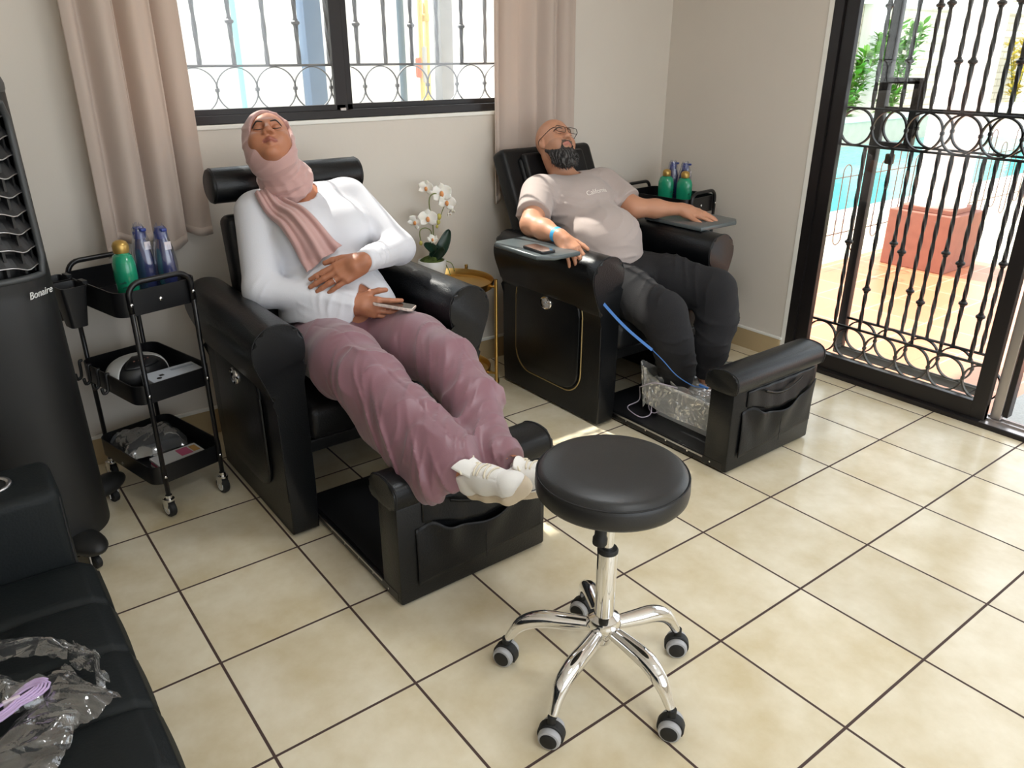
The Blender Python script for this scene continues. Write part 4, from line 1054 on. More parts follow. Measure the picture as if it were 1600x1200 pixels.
# clear bags and lavender cable on the seat
def patch(name, corners, amp, seed, m, par, nu=34, nv=34, lift=.0):
    A_, B_, C_, D_ = [Vector(q) for q in corners]; r = np.random.RandomState(seed); W_ = [(r.uniform(3, 14), r.uniform(3, 14), r.uniform(0, 6), r.uniform(.3, 1)) for _ in range(6)]
    def fn(u, v):
        p = A_.lerp(B_, u).lerp(D_.lerp(C_, u), v); z = 0
        for (a, b_, f, g) in W_: z += amp*g*(1-abs(math.sin(a*u+b_*v+f)))**2
        return (p.x+amp*1.2*math.sin(9*v+seed+2*u), p.y+amp*1.2*math.sin(8*u+seed), p.z+z+lift*math.sin(math.pi*u)*math.sin(math.pi*v))
    return gridmesh(name, fn, nu, nv, m, parent=par, world=True)
bg = empty('plastic_wrapping', 'crumpled clear plastic wrapping lying on the sofa seat', 'bag', (.38, -3.60, .405))
patch('film', [(.285, -3.565, .412), (.46, -3.49, .415), (.50, -3.585, .412), (.36, -3.64, .42)], .005, 1, M['film'], bg, lift=.02)
patch('film', [(.36, -3.59, .415), (.49, -3.565, .412), (.60, -3.63, .41), (.47, -3.78, .41)], .008, 2, M['film'], bg, lift=.02)
patch('film', [(.12, -3.68, .412), (.26, -3.52, .418), (.29, -3.545, .43), (.18, -3.70, .412)], .008, 3, M['film'], bg, lift=.03)
patch('film', [(.26, -3.525, .43), (.40, -3.49, .42), (.42, -3.505, .412), (.29, -3.545, .415)], .008, 4, M['film'], bg, lift=.02)
patch('film', [(.24, -3.72, .412), (.33, -3.60, .43), (.40, -3.62, .42), (.36, -3.74, .412)], .008, 5, M['film'], bg, lift=.03)
cb_ = empty('coiled_cable', 'lavender cable coiled and tied with a pale band, in clear film on the sofa', 'cable', (.385, -3.66, .405))
M['lav'] = mat('lavender_cable', S(190, 165, 205), .4)
pts = []
for k in range(5):
    for j in range(20):
        a = 2*math.pi*j/20; ex = (.066-.006*k)*math.cos(a); ey = (.036-.0062*k)*math.sin(a); ey *= (.45+.55*abs(math.cos(a)))
        th = 2.02; pts.append((.378+ex*math.cos(th)-ey*math.sin(th), -3.655+ex*math.sin(th)+ey*math.cos(th), .440+.0015*k+.002*math.sin(a*2+k)))
obj('cable_coil', tb(pts, .0027, n=8), M['lav'], cb_, world=True, smooth=True)
bm = bmesh.new()
box(bm, .374, .382, -3.675, -3.645, .430, .452, bev=.002); obj('tie_band', bm, mat('pale_band', S(220, 205, 215), .5), cb_, world=True)

# ================================================================ GOLD SIDE TABLE WITH ORCHID
tc_ = (-1.225, -1.60)
stb = empty('side_table', 'round two-tier gold tray side table against the wall between the two recliners', 'table', (tc_[0], tc_[1], 0))
for z, r_ in ((.545, .205), (.10, .185)):
    obj('tray', lt([(0, z), (r_-.012, z), (r_-.006, z+.004), (r_-.002, z+.030), (r_, z+.034), (r_+.003, z+.030), (r_-.002, z+.002), (r_-.01, z-.004), (0, z-.004)], (tc_[0], tc_[1], 0), n=64), M['gold'], stb, world=True, auto=40)
for a in (37, 127, 217, 307):
    u = Vector((math.cos(math.radians(a)), math.sin(math.radians(a)), 0)); p = Vector((tc_[0], tc_[1], 0))+u*.226
    bm = bmesh.new(); tube(bm, [p, p+Vector((0, 0, .595))], .0085, n=14); tube(bm, [p+Vector((0, 0, .558))-u*.0, p+Vector((0, 0, .558))-u*.024], .006, n=10); tube(bm, [p+Vector((0, 0, .112)), p+Vector((0, 0, .112))-u*.044], .006, n=10)
    obj('leg', bm, M['gold'], stb, world=True, auto=40)
obj('ring', tb([(tc_[0]+.226*math.cos(a), tc_[1]+.226*math.sin(a), .045) for a in np.linspace(0, 2*math.pi, 48, endpoint=False)], .005, n=8, closed=True), M['gold'], stb, world=True, smooth=True)
pc = Vector((-1.33, -1.64, .546))
orc = empty('potted_orchid', 'white orchid in a white pot on the gold side table', 'plant', pc)
obj('pot', lt([(0, .0), (.042, .0), (.058, .03), (.068, .07), (.070, .105), (.066, .113), (.061, .113), (.060, .09), (0, .09)], pc, n=40), M['white'], orc, world=True, auto=50)
def mossf(u, v):
    a = 2*math.pi*u; r = .060*v; return (pc.x+r*math.cos(a), pc.y+r*math.sin(a), pc.z+.108+.022*(1-v*v)+.004*math.sin(40*a*v)+.003*math.sin(90*v+7*a))
gridmesh('moss', mossf, 60, 16, mat('moss', S(88, 105, 45), .9, bump=1, bscale=200, var=.4, vscale=60), parent=orc, world=True)
M['stemg'] = mat('orchid_stem', S(110, 120, 60), .5); M['leafd'] = mat('dark_orchid_leaf', S(28, 52, 40), .35, var=.15, vscale=12)
PX_ = -1.31
def stem(pts, r=.0028, n='stem'): obj(n, tb(catmull([Vector(p) for p in pts], 8), r, n=8), M['stemg'], orc, world=True, smooth=True)
stem([(pc.x, -1.645, .65), (PX_, -1.640, .76), (PX_, -1.642, .86), (PX_, -1.655, .92), (PX_, -1.650, .965), (PX_, -1.62, .978), (PX_, -1.585, .96), (PX_, -1.562, .93), (PX_, -1.555, .90)])
stem([(pc.x, -1.645, .74), (PX_, -1.65, .80), (PX_+.01, -1.685, .825), (PX_+.01, -1.715, .82), (PX_+.01, -1.72, .795), (PX_+.01, -1.715, .765)], .0024)
stem([(PX_, -1.562, .93), (PX_, -1.58, .90), (PX_, -1.60, .86), (PX_, -1.615, .83)], .002)
stem([(pc.x+.03, -1.60, .66), (pc.x+.055, -1.585, .62), (pc.x+.06, -1.575, .585)], .0022, 'root'); stem([(pc.x+.03, -1.61, .66), (pc.x+.045, -1.56, .64), (pc.x+.06, -1.55, .60)], .0022, 'root')
def leaf(a, b_, c_, w_, seed):
    a, b_, c_ = Vector(a), Vector(b_), Vector(c_); cv = catmull([a, b_, c_], 12); dref = Vector((.73, -.55, .4))
    def fn(u, v):
        i = min(int(u*(len(cv)-1)), len(cv)-2); f = u*(len(cv)-1)-i; p = cv[i].lerp(cv[i+1], f); d = (cv[i+1]-cv[i]).normalized(); s = d.cross(dref).normalized()
        wd = w_*math.sin(math.pi*min(1, .06+u*.94))**.6*(1 if u < .7 else 1); q = (v-.5)*2
        return tuple(p+s*wd*q+dref*(.010*q*q))
    gridmesh('leaf', fn, 24, 8, M['leafd'], parent=orc, thick=.002, world=True)
leaf((pc.x, -1.64, .65), (-1.29, -1.605, .72), (-1.30, -1.555, .80), .030, 1)
leaf((pc.x, -1.645, .65), (-1.30, -1.645, .71), (-1.28, -1.71, .755), .024, 2)
leaf((pc.x, -1.64, .65), (-1.27, -1.63, .70), (-1.24, -1.625, .73), .020, 3)
M['petal'] = mat('white_petal', S(244, 238, 228), .5, sss=.2); M['lip'] = mat('orange_lip', S(222, 150, 90), .5)
def flower(p, R_, rz=0, sc=1.0, fac=(.80, -.5, .15)):
    n_ = Vector(fac).normalized(); u, v = frame_at(n_); p = Vector(p); fl_ = None
    for i, (a, L_, w_) in enumerate(((90, 1.0, .42), (210, 1.0, .42), (330, 1.0, .42), (20, 1.05, .62), (160, 1.05, .62))):
        a = math.radians(a+rz); d = u*math.cos(a)+v*math.sin(a); s = -u*math.sin(a)+v*math.cos(a)
        def fn(q, t): 
            wd = R_*w_*math.sin(math.pi*min(1, .08+q*.92))**.55*(t-.5)*2; return tuple(p+d*(R_*L_*q)+s*wd+n_*(.006*q*q*4-.010*q+.003*i*.3-.004*((t-.5)*2)**2))
        o = gridmesh('petal', fn, 10, 8, M['petal'], parent=fl_ or orc, thick=.001, world=True)
        if fl_ is None: fl_ = o
    bm = bmesh.new(); bmesh.ops.create_uvsphere(bm, u_segments=12, v_segments=8, radius=1); xform(bm, Matrix.Translation(p+n_*.006-v*.004) @ Matrix.Diagonal((R_*.22, R_*.2, R_*.3, 1)))
    obj('lip', bm, M['lip'], fl_, world=True, smooth=True)
flower((PX_, -1.668, 1.008), .036, 10, fac=(.7, -.7, .1)); flower((PX_+.012, -1.592, .978), .048, -5); flower((PX_+.022, -1.572, .935), .042, 20, fac=(.8, -.35, .0)); flower((PX_+.01, -1.672, .868), .045, 0); flower((PX_+.012, -1.742, .86), .034, 30, fac=(.6, -.8, .1)); flower((PX_+.005, -1.545, .885), .024, 0, fac=(.5, .3, -.6)); flower((PX_+.02, -1.655, .765), .027, 40, fac=(.4, -.4, .8))
for p, r_ in (((PX_, -1.603, .868), .011), ((PX_, -1.608, .842), .009), ((PX_, -1.617, .822), .0065), ((PX_+.01, -1.716, .757), .0085)):
    bm = bmesh.new(); bmesh.ops.create_uvsphere(bm, u_segments=12, v_segments=10, radius=1); xform(bm, Matrix.Translation(p) @ Matrix.Diagonal((r_, r_, r_*1.35, 1))); obj('bud', bm, mat('bud_yellow', S(190, 180, 90), .5), orc, world=True, smooth=True)

# ================================================================ FOOT BASIN, CORDS, STRAP, PHONES
bs = empty('foot_basin', 'white foot bath box lined with crinkled clear plastic in front of the man', 'basin', (-.15, -.875, .047))
bm = bmesh.new()
def taper(x0, x1, y0, y1, z0, z1, k):
    o_ = rrect(x1-x0, y1-y0, .04, 5, (x0+x1)/2, (y0+y1)/2); b_ = rrect((x1-x0)*k, (y1-y0)*k, .04, 5, (x0+x1)/2, (y0+y1)/2); n = len(o_)
    i_ = rrect(x1-x0-.016, y1-y0-.016, .034, 5, (x0+x1)/2, (y0+y1)/2); i0 = rrect((x1-x0)*k-.016, (y1-y0)*k-.016, .034, 5, (x0+x1)/2, (y0+y1)/2)
    vb = [bm.verts.new((a, b, z0)) for a, b in b_]; vt = [bm.verts.new((a, b, z1)) for a, b in o_]; vi = [bm.verts.new((a, b, z1)) for a, b in i_]; vj = [bm.verts.new((a, b, z0+.03)) for a, b in i0]
    bm.faces.new(vb[::-1]); bm.faces.new(vj)
    for j in range(n):
        k_ = (j+1) % n
        for A_, B_ in ((vb, vt), (vt, vi), (vi, vj)): bm.faces.new((A_[j], A_[k_], B_[k_], B_[j]))
taper(-.365, .060, -1.085, -.665, .047, .205, .93)
obj('tub', bm, M['white'], bs, world=True, auto=45)
bm = bmesh.new(); R = rrect(.435, .43, .045, 6, -.152, -.875)
tube(bm, [(a, b_, .207) for a, b_ in R], .009, n=10, closed=True); obj('rim', bm, M['white'], bs, world=True, smooth=True)
rs = np.random.RandomState(5); WV = [(rs.randint(5, 44), rs.uniform(0, 6), rs.uniform(.3, 1)) for _ in range(8)]
def liner(u, v):
    a = 2*math.pi*u; R_ = rrect(.448, .443, .05, 12, -.152, -.875); k = u*(len(R_)); i = int(k) % len(R_); f = k-int(k); p = Vector((*R_[i], 0)).lerp(Vector((*R_[(i+1) % len(R_)], 0)), f)
    w_ = sum(g*math.sin(n_*a+ph+2*v) for n_, ph, g in WV)*.0055
    out = (p-Vector((-.152, -.875, 0))).normalized(); z = .222-.115*v**1.2+w_*(1 if v < .3 else 2.2)*v*1.2
    corner = math.exp(-((p.x+.36)**2+(p.y+1.07)**2)/.0030)
    q = p+out*(.006+.012*v+abs(w_)*1.3+.0*corner)
    return (q.x-corner*.035*(1-v), q.y-corner*.02*(1-v), z+corner*.075*(1-v))
gridmesh('plastic_liner', liner, 260, 14, M['milky'], parent=bs, world=True)
gridmesh('plastic_liner', lambda u, v: (-.152+(u-.5)*.41, -.875+(v-.5)*.41, .135+.02*abs(math.sin(9*u+5*v))+.012*abs(math.sin(17*v-6*u))+.08*max(0, abs(u-.5)*2-.85)/.15+.08*max(0, abs(v-.5)*2-.85)/.15), 50, 50, M['milky'], parent=bs, world=True)
obj('control_pad', bx(-.10, .055, -.99, -.76, .196, .216, bev=.008), M['white'], bs, world=True)
M['cord'] = mat('pale_lavender_cord', S(196, 186, 200), .5)
tag(obj('power_cord', tb(catmull([Vector(p) for p in ((-.20, -1.09, .225), (-.30, -1.125, .225), (-.38, -1.13, .18), (-.45, -1.06, .13), (-.44, -1.07, .075), (-.452, -1.13, .055), (-.40, -1.16, .054), (-.33, -1.165, .054), (-.325, -1.11, .06), (-.35, -1.09, .12), (-.385, -1.065, .115), (-.36, -1.085, .066), (-.31, -1.105, .066), (-.27, -1.10, .10), (-.22, -1.105, .16))], 8), .0027, n=8), M['cord'], smooth=True), 'thin pale lavender cord looping over the footrest base beside the foot basin', 'cord')
M['strap'] = mat('blue_strap', S(62, 118, 190), .55)
sp = [Vector(p) for p in ((-.585, -1.325, .745), (-.555, -1.335, .70), (-.50, -1.33, .635), (-.43, -1.315, .575), (-.36, -1.26, .49), (-.275, -1.19, .405))]
cc = catmull(sp, 10); bm = bmesh.new(); V = []
for i, p in enumerate(cc):
    d = (cc[min(i+1, len(cc)-1)]-cc[max(i-1, 0)]).normalized(); s = d.cross(Vector((.6, -.6, .5))).normalized(); nn = d.cross(s); wd = .006
    V.append([bm.verts.new(p+s*a+nn*b_) for a, b_ in ((-wd, -.0015), (wd, -.0015), (wd, .0015), (-wd, .0015))])
for i in range(len(V)-1):
    for j in range(4): bm.faces.new((V[i][j], V[i][(j+1) % 4], V[i+1][(j+1) % 4], V[i+1][j]))
bm.faces.new(V[0]); bm.faces.new(V[-1])
sto = empty('ankle_strap', 'blue wrist strap lead running from the man\'s hand down to the foot basin', 'strap', (-.275, -1.19, .405))
obj('webbing', bm, M['strap'], sto, world=True, auto=60)
obj('thin_cord', tb(catmull([Vector(p) for p in ((-.277, -1.19, .407), (-.215, -1.185, .375), (-.165, -1.15, .315), (-.125, -1.09, .265), (-.12, -1.03, .24), (-.12, -.99, .228))], 8), .0022, n=8), M['strap'], sto, world=True, smooth=True)
bm = bmesh.new(); tube(bm, [(-.15, -1.005, .236), (-.115, -.985, .224)], .006, n=10); obj('plug', bm, M['strap'], sto, world=True)
obj('black_lead', tb(catmull([Vector(p) for p in ((-.115, -.985, .226), (-.09, -.98, .232), (-.06, -.965, .236), (-.02, -.95, .224), (.0, -.93, .219))], 8), .002, n=6), M['rubber'], sto, world=True, smooth=True)
def phone(name, label, mtx, m_, L_=.148, w_=.072, t=.010):
    r = empty(name, label, 'phone', mtx.translation); 
    bm = bmesh.new(); prism(bm, rrect(L_, w_, .010, 5), 2, -t/2, t/2, bev=.003, seg=3); xform(bm, mtx); obj('case', bm, m_, r, world=True, auto=40)
    bm = bmesh.new(); prism(bm, rrect(L_-.008, w_-.008, .008, 5), 2, t/2, t/2+.0008); xform(bm, mtx); obj('screen', bm, mat('dark_screen', S(38, 32, 34), .08, coat=.5), r, world=True)
    return r
phone('smartphone', 'black smartphone lying on the side tray by the man\'s forearm', Matrix.Translation((-.675, -1.505, .818)) @ Matrix.Rotation(-.05, 4, 'Z'), M['plastic'])
tag(obj('loose_thread', tb(catmull([Vector(p) for p in ((.66, -3.25, .002), (.672, -3.243, .002), (.68, -3.248, .002), (.693, -3.236, .002))], 6), .0009, n=5), M['stitch'], smooth=True), 'tiny dark thread on the floor tile beside the sofa', 'thread')
# ================================================================ PEOPLE
def V3(*a): return np.array(a, float)
def nrm(v): v = np.array(v, float); return v/np.linalg.norm(v)
def head_frame(F, U):
    F = nrm(F); U = np.array(U, float); U = nrm(U-U@F*F); L = np.cross(U, F); return np.stack([F, L, U], 1)   # columns
def head_prims(o, R, fat=1.0, male=False):
    W = lambda x, y, z: o+R@V3(x, y, z)
    f = fat; P = [
        el(W(-.018, 0, .030), V3(.098, .078, .090), R, .02), el(W(.030, 0, -.030), V3(.064, .062*f, .082), R, .03),
        el(W(.022, 0, -.068), V3(.062, .057*f, .045), R, .03), el(W(.068, 0, -.102), V3(.024, .026, .018), R, .025),
        el(W(.055, .036*f, -.040), V3(.032, .028, .032), R, .02), el(W(.055, -.036*f, -.040), V3(.032, .028, .032), R, .02),
        rc(W(.078, -.026, .020), W(.078, .026, .020), .013, .013, .018),
        el(W(.092, .031, -.002), V3(.020, .022, .014), R, .014, '-'), el(W(.092, -.031, -.002), V3(.020, .022, .014), R, .014, '-'),
        el(W(.073, .031, -.001), V3(.0165, .0165, .0125), R, .005), el(W(.073, -.031, -.001), V3(.0165, .0165, .0125), R, .005),
        rc(W(.088, 0, .008), W(.109, 0, -.030), .0075, .0120, .012), el(W(.101, .0125, -.037), V3(.0115, .0085, .0085), R, .007), el(W(.101, -.0125, -.037), V3(.0115, .0085, .0085), R, .007),
        el(W(.1075, .0068, -.0445), V3(.006, .0038, .0045), R, .003, '-'), el(W(.1075, -.0068, -.0445), V3(.006, .0038, .0045), R, .003, '-'),
        rc(W(.094, 0, -.0595), W(.084, .021, -.0665), .0075, .0045, .006), rc(W(.094, 0, -.0595), W(.084, -.021, -.0665), .0075, .0045, .006),
        rc(W(.093, 0, -.0745), W(.084, .019, -.070), .0090, .0048, .007), rc(W(.093, 0, -.0745), W(.084, -.019, -.070), .0090, .0048, .007),
        rc(W(.1035, 0, -.0668), W(.089, .022, -.0685), .0022, .0018, .003, '-'), rc(W(.1035, 0, -.0668), W(.089, -.022, -.0685), .0022, .0018, .003, '-'),
    ]
    for s in (1, -1):
        P += [el(W(-.008, s*.078, -.006), V3(.020, .010, .031), R, .008), el(W(-.006, s*.072, -.028), V3(.010, .008, .012), R, .006), el(W(.001, s*.089, -.002), V3(.009, .007, .016), R, .004, '-')]
    return P
def hand_prims(w_, D, N, T, curl=(.35, .35, .38, .42), spread=1.0, thumb=(.55, .75, -.15), tcurl=.35, sc=1.0, open_=0.0, base=0.0):
    D = nrm(D); N = np.array(N, float); N = nrm(N-N@D*D); T2 = np.cross(D, N); T2 = T2*np.sign(T2@np.array(T, float))
    P = []; Wp = lambda a, b, c: w_+sc*(D*a+T2*b+N*c)
    kn = [(.088, .030, .0), (.092, .010, .003), (.088, -.010, .001), (.078, -.029, -.003)]
    P += [rc(w_, Wp(.035, 0, 0), .026*sc, .030*sc, .02)]
    for (a, b, c) in kn: P.append(rc(Wp(.015, b*.55, c-.002), Wp(a, b, c), .0165*sc, .0118*sc, .014))
    P.append(rc(Wp(.02, .020, -.012), Wp(.05, .026, -.012), .017*sc, .014*sc, .012)); P.append(rc(Wp(.02, -.018, -.010), Wp(.06, -.022, -.010), .015*sc, .012*sc, .012))
    LN = [(.042, .025, .021), (.046, .029, .022), (.042, .027, .021), (.033, .020, .019)]; RR = [.0098, .0100, .0094, .0084]
    for i in range(4):
        a, b, c = kn[i]; p = Wp(a, b, c); ang = base+curl[i]*.8; sp = (1.5-i)*.07*spread
        for j, l in enumerate(LN[i]):
            d = D*math.cos(ang)-N*math.sin(ang)+T2*sp*math.cos(ang); d = nrm(d); q = p+d*l*sc; r0 = RR[i]*(1-.07*j)*sc; r1 = RR[i]*(1-.07*(j+1))*sc
            P.append(rc(p, q, r0, r1, .0035 if j or True else .008)); p = q; ang += curl[i]*(1.0 if j == 0 else .7)
    p = Wp(.022, .024, -.006); td = nrm(D*thumb[0]+T2*thumb[1]+N*thumb[2]); tips = []
    for j, (l, r0, r1) in enumerate(((.040, .0155, .0122), (.032, .0118, .0108), (.025, .0106, .0086))):
        q = p+td*l*sc; P.append(rc(p, q, r0*sc, r1*sc, .010 if j == 0 else .004)); p = q; td = nrm(td+D*tcurl*.8-T2*tcurl*.55)
    return P
def project(p, d, fn, n=40):
    p = np.array(p, float); d = nrm(d)
    for _ in range(n):
        v = fn(p[None])[0]; p = p+d*max(min(v, .05), -.01)*.9
        if abs(v) < 2e-4: break
    return p
def face_lines(o, R, body_fn, parent, m_brow, brow_r=.0028, brow_arch=.004):
    W = lambda x, y, z: o+R@V3(x, y, z); inv = -R[:, 0]
    for s in (1, -1):
        pts = [project(W(.15, s*y, z), inv, body_fn) for y, z in ((.013, .016), (.022, .0185+brow_arch*.5), (.033, .0195+brow_arch), (.044, .015+brow_arch*.5), (.050, .009))]
        obj('eyebrow', tb(catmull([Vector(p) for p in pts], 6), [brow_r*(.5+.8*math.sin(math.pi*(i+2)/29)) for i in range(25)], n=8), m_brow, parent, world=True, smooth=True)
        pts = [project(W(.15, s*y, z), inv, body_fn) for y, z in ((.017, -.0045), (.024, -.0085), (.031, -.0098), (.038, -.0085), (.046, -.004))]
        obj('eyelash', tb(catmull([Vector(p) for p in pts], 5), .0012, n=6), m_brow, parent, world=True, smooth=True)
def text_on(name, s, size, m, center, tx, ty, fn, parent, off=.0012):
    tx = nrm(tx); ty = nrm(np.array(ty)-np.array(ty)@tx*tx); nz = np.cross(tx, ty)
    o = text(name, s, size, m, Matrix.Identity(4), None, ext=.0003, world=False); me = o.data
    for v in me.vertices:
        p = np.array(center)+tx*v.co.x+ty*v.co.y; q = project(p+nz*.06, -nz, fn); v.co = Vector(q+nz*(off+v.co.z))
    o.parent = parent; o.matrix_parent_inverse = PW(parent).inverted(); return o

SKW, SKM = np.array(S(170, 112, 82)), np.array(S(196, 142, 112))
M['skin'] = vcmat('skin', .48, bump=.12, bscale=500, sss=.12)
M['hairblack'] = mat('dark_hair', (.012, .009, .008), .6)

# ---------------------------------------------------------------- the woman
def woman():
    root = empty('person', 'woman in pink headscarf, white long-sleeved top and mauve trousers reclining in the near chair', 'person', (-.75, -2.38, .475))
    R = head_frame((.63, -.24, .70), (-.60, .16, .76)); o = V3(-.968, -2.520, 1.290)
    sR, sL = V3(-1.00, -2.590, 1.045), V3(-1.01, -2.205, 1.060)
    eR, wR = V3(-.84, -2.660, .800), V3(-.635, -2.405, .752)
    eL, wL = V3(-.80, -2.115, .885), V3(-.625, -2.350, .905)
    hR, kR, aR = V3(-.76, -2.50, .590), V3(-.28, -2.545, .595), V3(.205, -2.505, .490)
    hL, kL, aL = V3(-.76, -2.26, .590), V3(-.28, -2.255, .595), V3(.235, -2.368, .462)
    neck0, neck1 = V3(-1.01, -2.425, 1.09), o+R@V3(-.02, 0, -.06)
    torso = [el(V3(-.80, -2.38, .605), V3(.165, .200, .135), None, .06), el(V3(-.86, -2.385, .76), V3(.145, .185, .15), None, .07), el(V3(-.97, -2.395, .93), V3(.125, .18, .17), None, .07),
             rc(V3(-1.0, -2.55, 1.05), V3(-1.01, -2.25, 1.062), .062, .062, .06), el(V3(-.875, -2.475, .965), V3(.090, .098, .10), None, .05), el(V3(-.885, -2.310, .970), V3(.090, .096, .10), None, .05), el(V3(-.76, -2.385, .74), V3(.13, .165, .11), None, .06)]
    armR = chain([sR, eR], [.066, .052], .04)+chain([eR, wR], [.050, .030], .03)
    armL = chain([sL, eL], [.064, .053], .04)+chain([eL, wL], [.050, .030], .03)
    legs = chain([hR, kR, aR], [.100, .070, .045], .04)+chain([hL, kL, aL], [.100, .070, .045], .04)
    neck = [rc(neck0, neck1, .058, .055, .03)]
    hp = head_prims(o, R, 1.14)
    DR = nrm((.66, .74, -.14)); handR = hand_prims(wR, DR, (.62, -.62, .1), (-.3, .1, 1), curl=(.30, .32, .34, .4), thumb=(.80, .55, -.25), tcurl=.25, sc=1.02, spread=.3)
    handL = hand_prims(wL, (-.25, -.86, -.38), (.72, -.38, .56), (-.2, -.1, 1), curl=(.12, .13, .14, .16), thumb=(.85, .50, -.12), tcurl=.25, sc=1.14, spread=.35)
    body = torso+neck+armR+armL+legs+hp+handR+handL
    fn = lambda P: field(body, P)
    Vv, Fc = sdf_mesh(fn, V3(-1.18, -2.82, .40), V3(.26, -2.02, 1.44), .0075, (((-1.09, -.80, .003), (-.68, -.46, .0032)), ((-2.60, -2.38, .003), (-2.38, -2.20, .0032)), ((1.16, 1.41, .003), (.69, .95, .0034))))
    col = np.tile(SKW, (len(Vv), 1)); q = (Vv-o)@R
    near = np.abs(q).max(1) < .16
    lip = near & (q[:, 0] > .078) & (np.abs(q[:, 1]) < .026) & (((q[:, 2]+.067)/.0125)**2+(q[:, 1]/.026)**2 < 1)
    col[lip] = np.array(S(146, 84, 70)); 
    wpt = np.exp(-(((q[:, 1]**2+(q[:, 2]-.055)**2)/.05**2)))*near; col *= (1+.10*wpt)[:, None]
    b = npmesh('body', Vv, Fc, M['skin'], root, col)
    head_fn = lambda P: field(hp+neck, P)
    face_lines(o, R, head_fn, b, M['hairblack'], .0022, .0015)
    # ring and nails are tiny; the ring shows
    # ---- white top
    tcol = mat('white_jersey', S(208, 208, 213), .75, bump=.08, bscale=350, sheen=.15)
    top = torso+armR+armL
    def tfn(P):
        d = field(top+[el(V3(-.80, -2.385, .69), V3(.188, .214, .10), None, .04)], P, .010)
        d = np.maximum(d, .692+.008*np.sin(P[:, 1]*70)+.10*np.clip(P[:, 0]+.68, -.2, .2)-P[:, 2])      # hem at the hips
        n = (neck1-neck0)/np.linalg.norm(neck1-neck0)
        q_ = P-(neck0+V3(.02, -.01, .0)); t = q_@n; r = np.sqrt(((q_-t[:, None]*n)**2).sum(1)); d = np.maximum(d, np.minimum(.088-r, t+.06))       # neckline
        for (e_, w_) in ((eR, wR), (eL, wL)):
            a = nrm(w_-e_); nw = np.linalg.norm(P-w_, axis=1) < .085; d = np.where(nw, np.maximum(d, ((P-w_)@a-.010)), d)
        # creases: elbows and cuffs, bust, waist
        for (e_, w_, s_, am) in ((eR, wR, sR, .0070), (eL, wL, sL, .0085)):
            a = nrm(w_-e_); t = (P-e_)@a; L_ = np.linalg.norm(w_-e_); near_ = np.exp(-((np.linalg.norm(P-(e_+np.clip(t, 0, L_)[:, None]*a), axis=1)-.045)/.04)**2)*(t > -.03)*(t < L_+.02)
            k = np.exp(-((t-L_*.75)/.07)**2); d = d-am*near_*k*ridge(P, a, 95, (0, .3, 1), 18, 1.0)
            k = np.exp(-((t)/.05)**2); d = d-am*.9*near_*k*ridge(P, nrm(a+nrm(e_-s_)), 60, (0, 1, .3), 22, 2.0)
        k = np.exp(-((P[:, 2]-.80)/.06)**2)*(np.abs(P[:, 1]+2.38) < .2); d = d-.006*k*ridge(P, (.15, .18, 1), 80, (.3, 1, 0), 11, 4.)
        k = np.exp(-((P[:, 2]-1.0)/.06)**2)*np.exp(-((P[:, 1]+2.22)/.05)**2); d = d-.004*k*ridge(P, (.2, .8, .6), 60, (0, .6, -.8), 10, 7.)
        return d
    Vv, Fc = sdf_mesh(tfn, V3(-1.16, -2.80, .66), V3(-.56, -2.0, 1.20), .0055); t = npmesh('shirt', Vv, Fc, tcol, root)
    # (hem falls over the waistband)
    def hemf(u, v):
        a = -1.9+3.8*u; rr_ = .010+.012*v+.006*math.sin(21*a)*v+.004*math.sin(37*a+1)*v
        x = -.775+(.150+rr_)*math.cos(a); y = -2.385+(.195+rr_)*math.sin(a); z = .775-.085*v-.012*math.cos(a)*v+.005*math.sin(13*a)*v
        return (x+.0*v, y, z)
    # ---- mauve trousers
    pcol = mat('mauve_satin_trousers', S(132, 92, 102), .42, bump=.05, bscale=300, sheen=.3, spec=.5)
    pl = [el(V3(-.80, -2.38, .600), V3(.180, .212, .125), None, .05)]
    pl += chain([hR+V3(.05, 0, .0), V3(-.45, -2.535, .610), kR+V3(.02, 0, .01), V3(-.05, -2.53, .550), aR+V3(-.10, -.012, .01), aR+V3(-.03, -.015, .0)], [.122, .112, .094, .084, .082, .078], .05)
    pl += chain([hL+V3(.05, 0, .0), V3(-.45, -2.255, .610), kL+V3(.02, 0, .01), V3(-.05, -2.285, .548), aL+V3(-.10, .0, .01), aL+V3(-.03, .0, .01)], [.122, .110, .094, .082, .074, .070], .03)
    pl += [el(aR+V3(-.13, -.075, -.035), V3(.10, .045, .075), None, .05), el(aR+V3(-.085, -.070, -.06), V3(.055, .035, .07), None, .04), el(V3(-.12, -2.58, .50), V3(.16, .05, .07), None, .05)]
    foot_ends = (aR+V3(.030, 0, -.01), aL+V3(.012, 0, -.01))
    def pfn(P):
        d = field(pl, P, .004)
        d = np.maximum(d, P[:, 2]-.735+.0*P[:, 0]); d = np.maximum(d, -(P[:, 2]-.02)*1.0)
        # hem planes
        side = P[:, 1] < -2.40
        cutR = (P-foot_ends[0])@nrm((.92, -.10, -.12)); cutL = (P-foot_ends[1])@nrm((.95, .12, -.15))
        d = np.maximum(d, np.where(side, cutR, cutL))
        # cushion keeps the cloth above it
        x = P[:, 0]; low = np.clip((x+.35)/.35, 0, 1); leg = np.clip((x+.55)/.2, 0, 1)
        c = np.where(side, -2.53, -2.26); u = P[:, 1]-c
        d = d-.0130*low*ridge(P, (.62, 0.35, .25), 36, (-.2, 1, .5), 13, 1.5)
        d = d-.0095*leg*(1-low*.4)*ridge(P, (.95, -.25, .2), 24, (0, 1, .4), 16, 5.2)
        d = d-.0080*np.exp(-((x+.25)/.12)**2)*ridge(P, (1, .4, .5), 46, (0, .8, -.6), 15, 3.1)
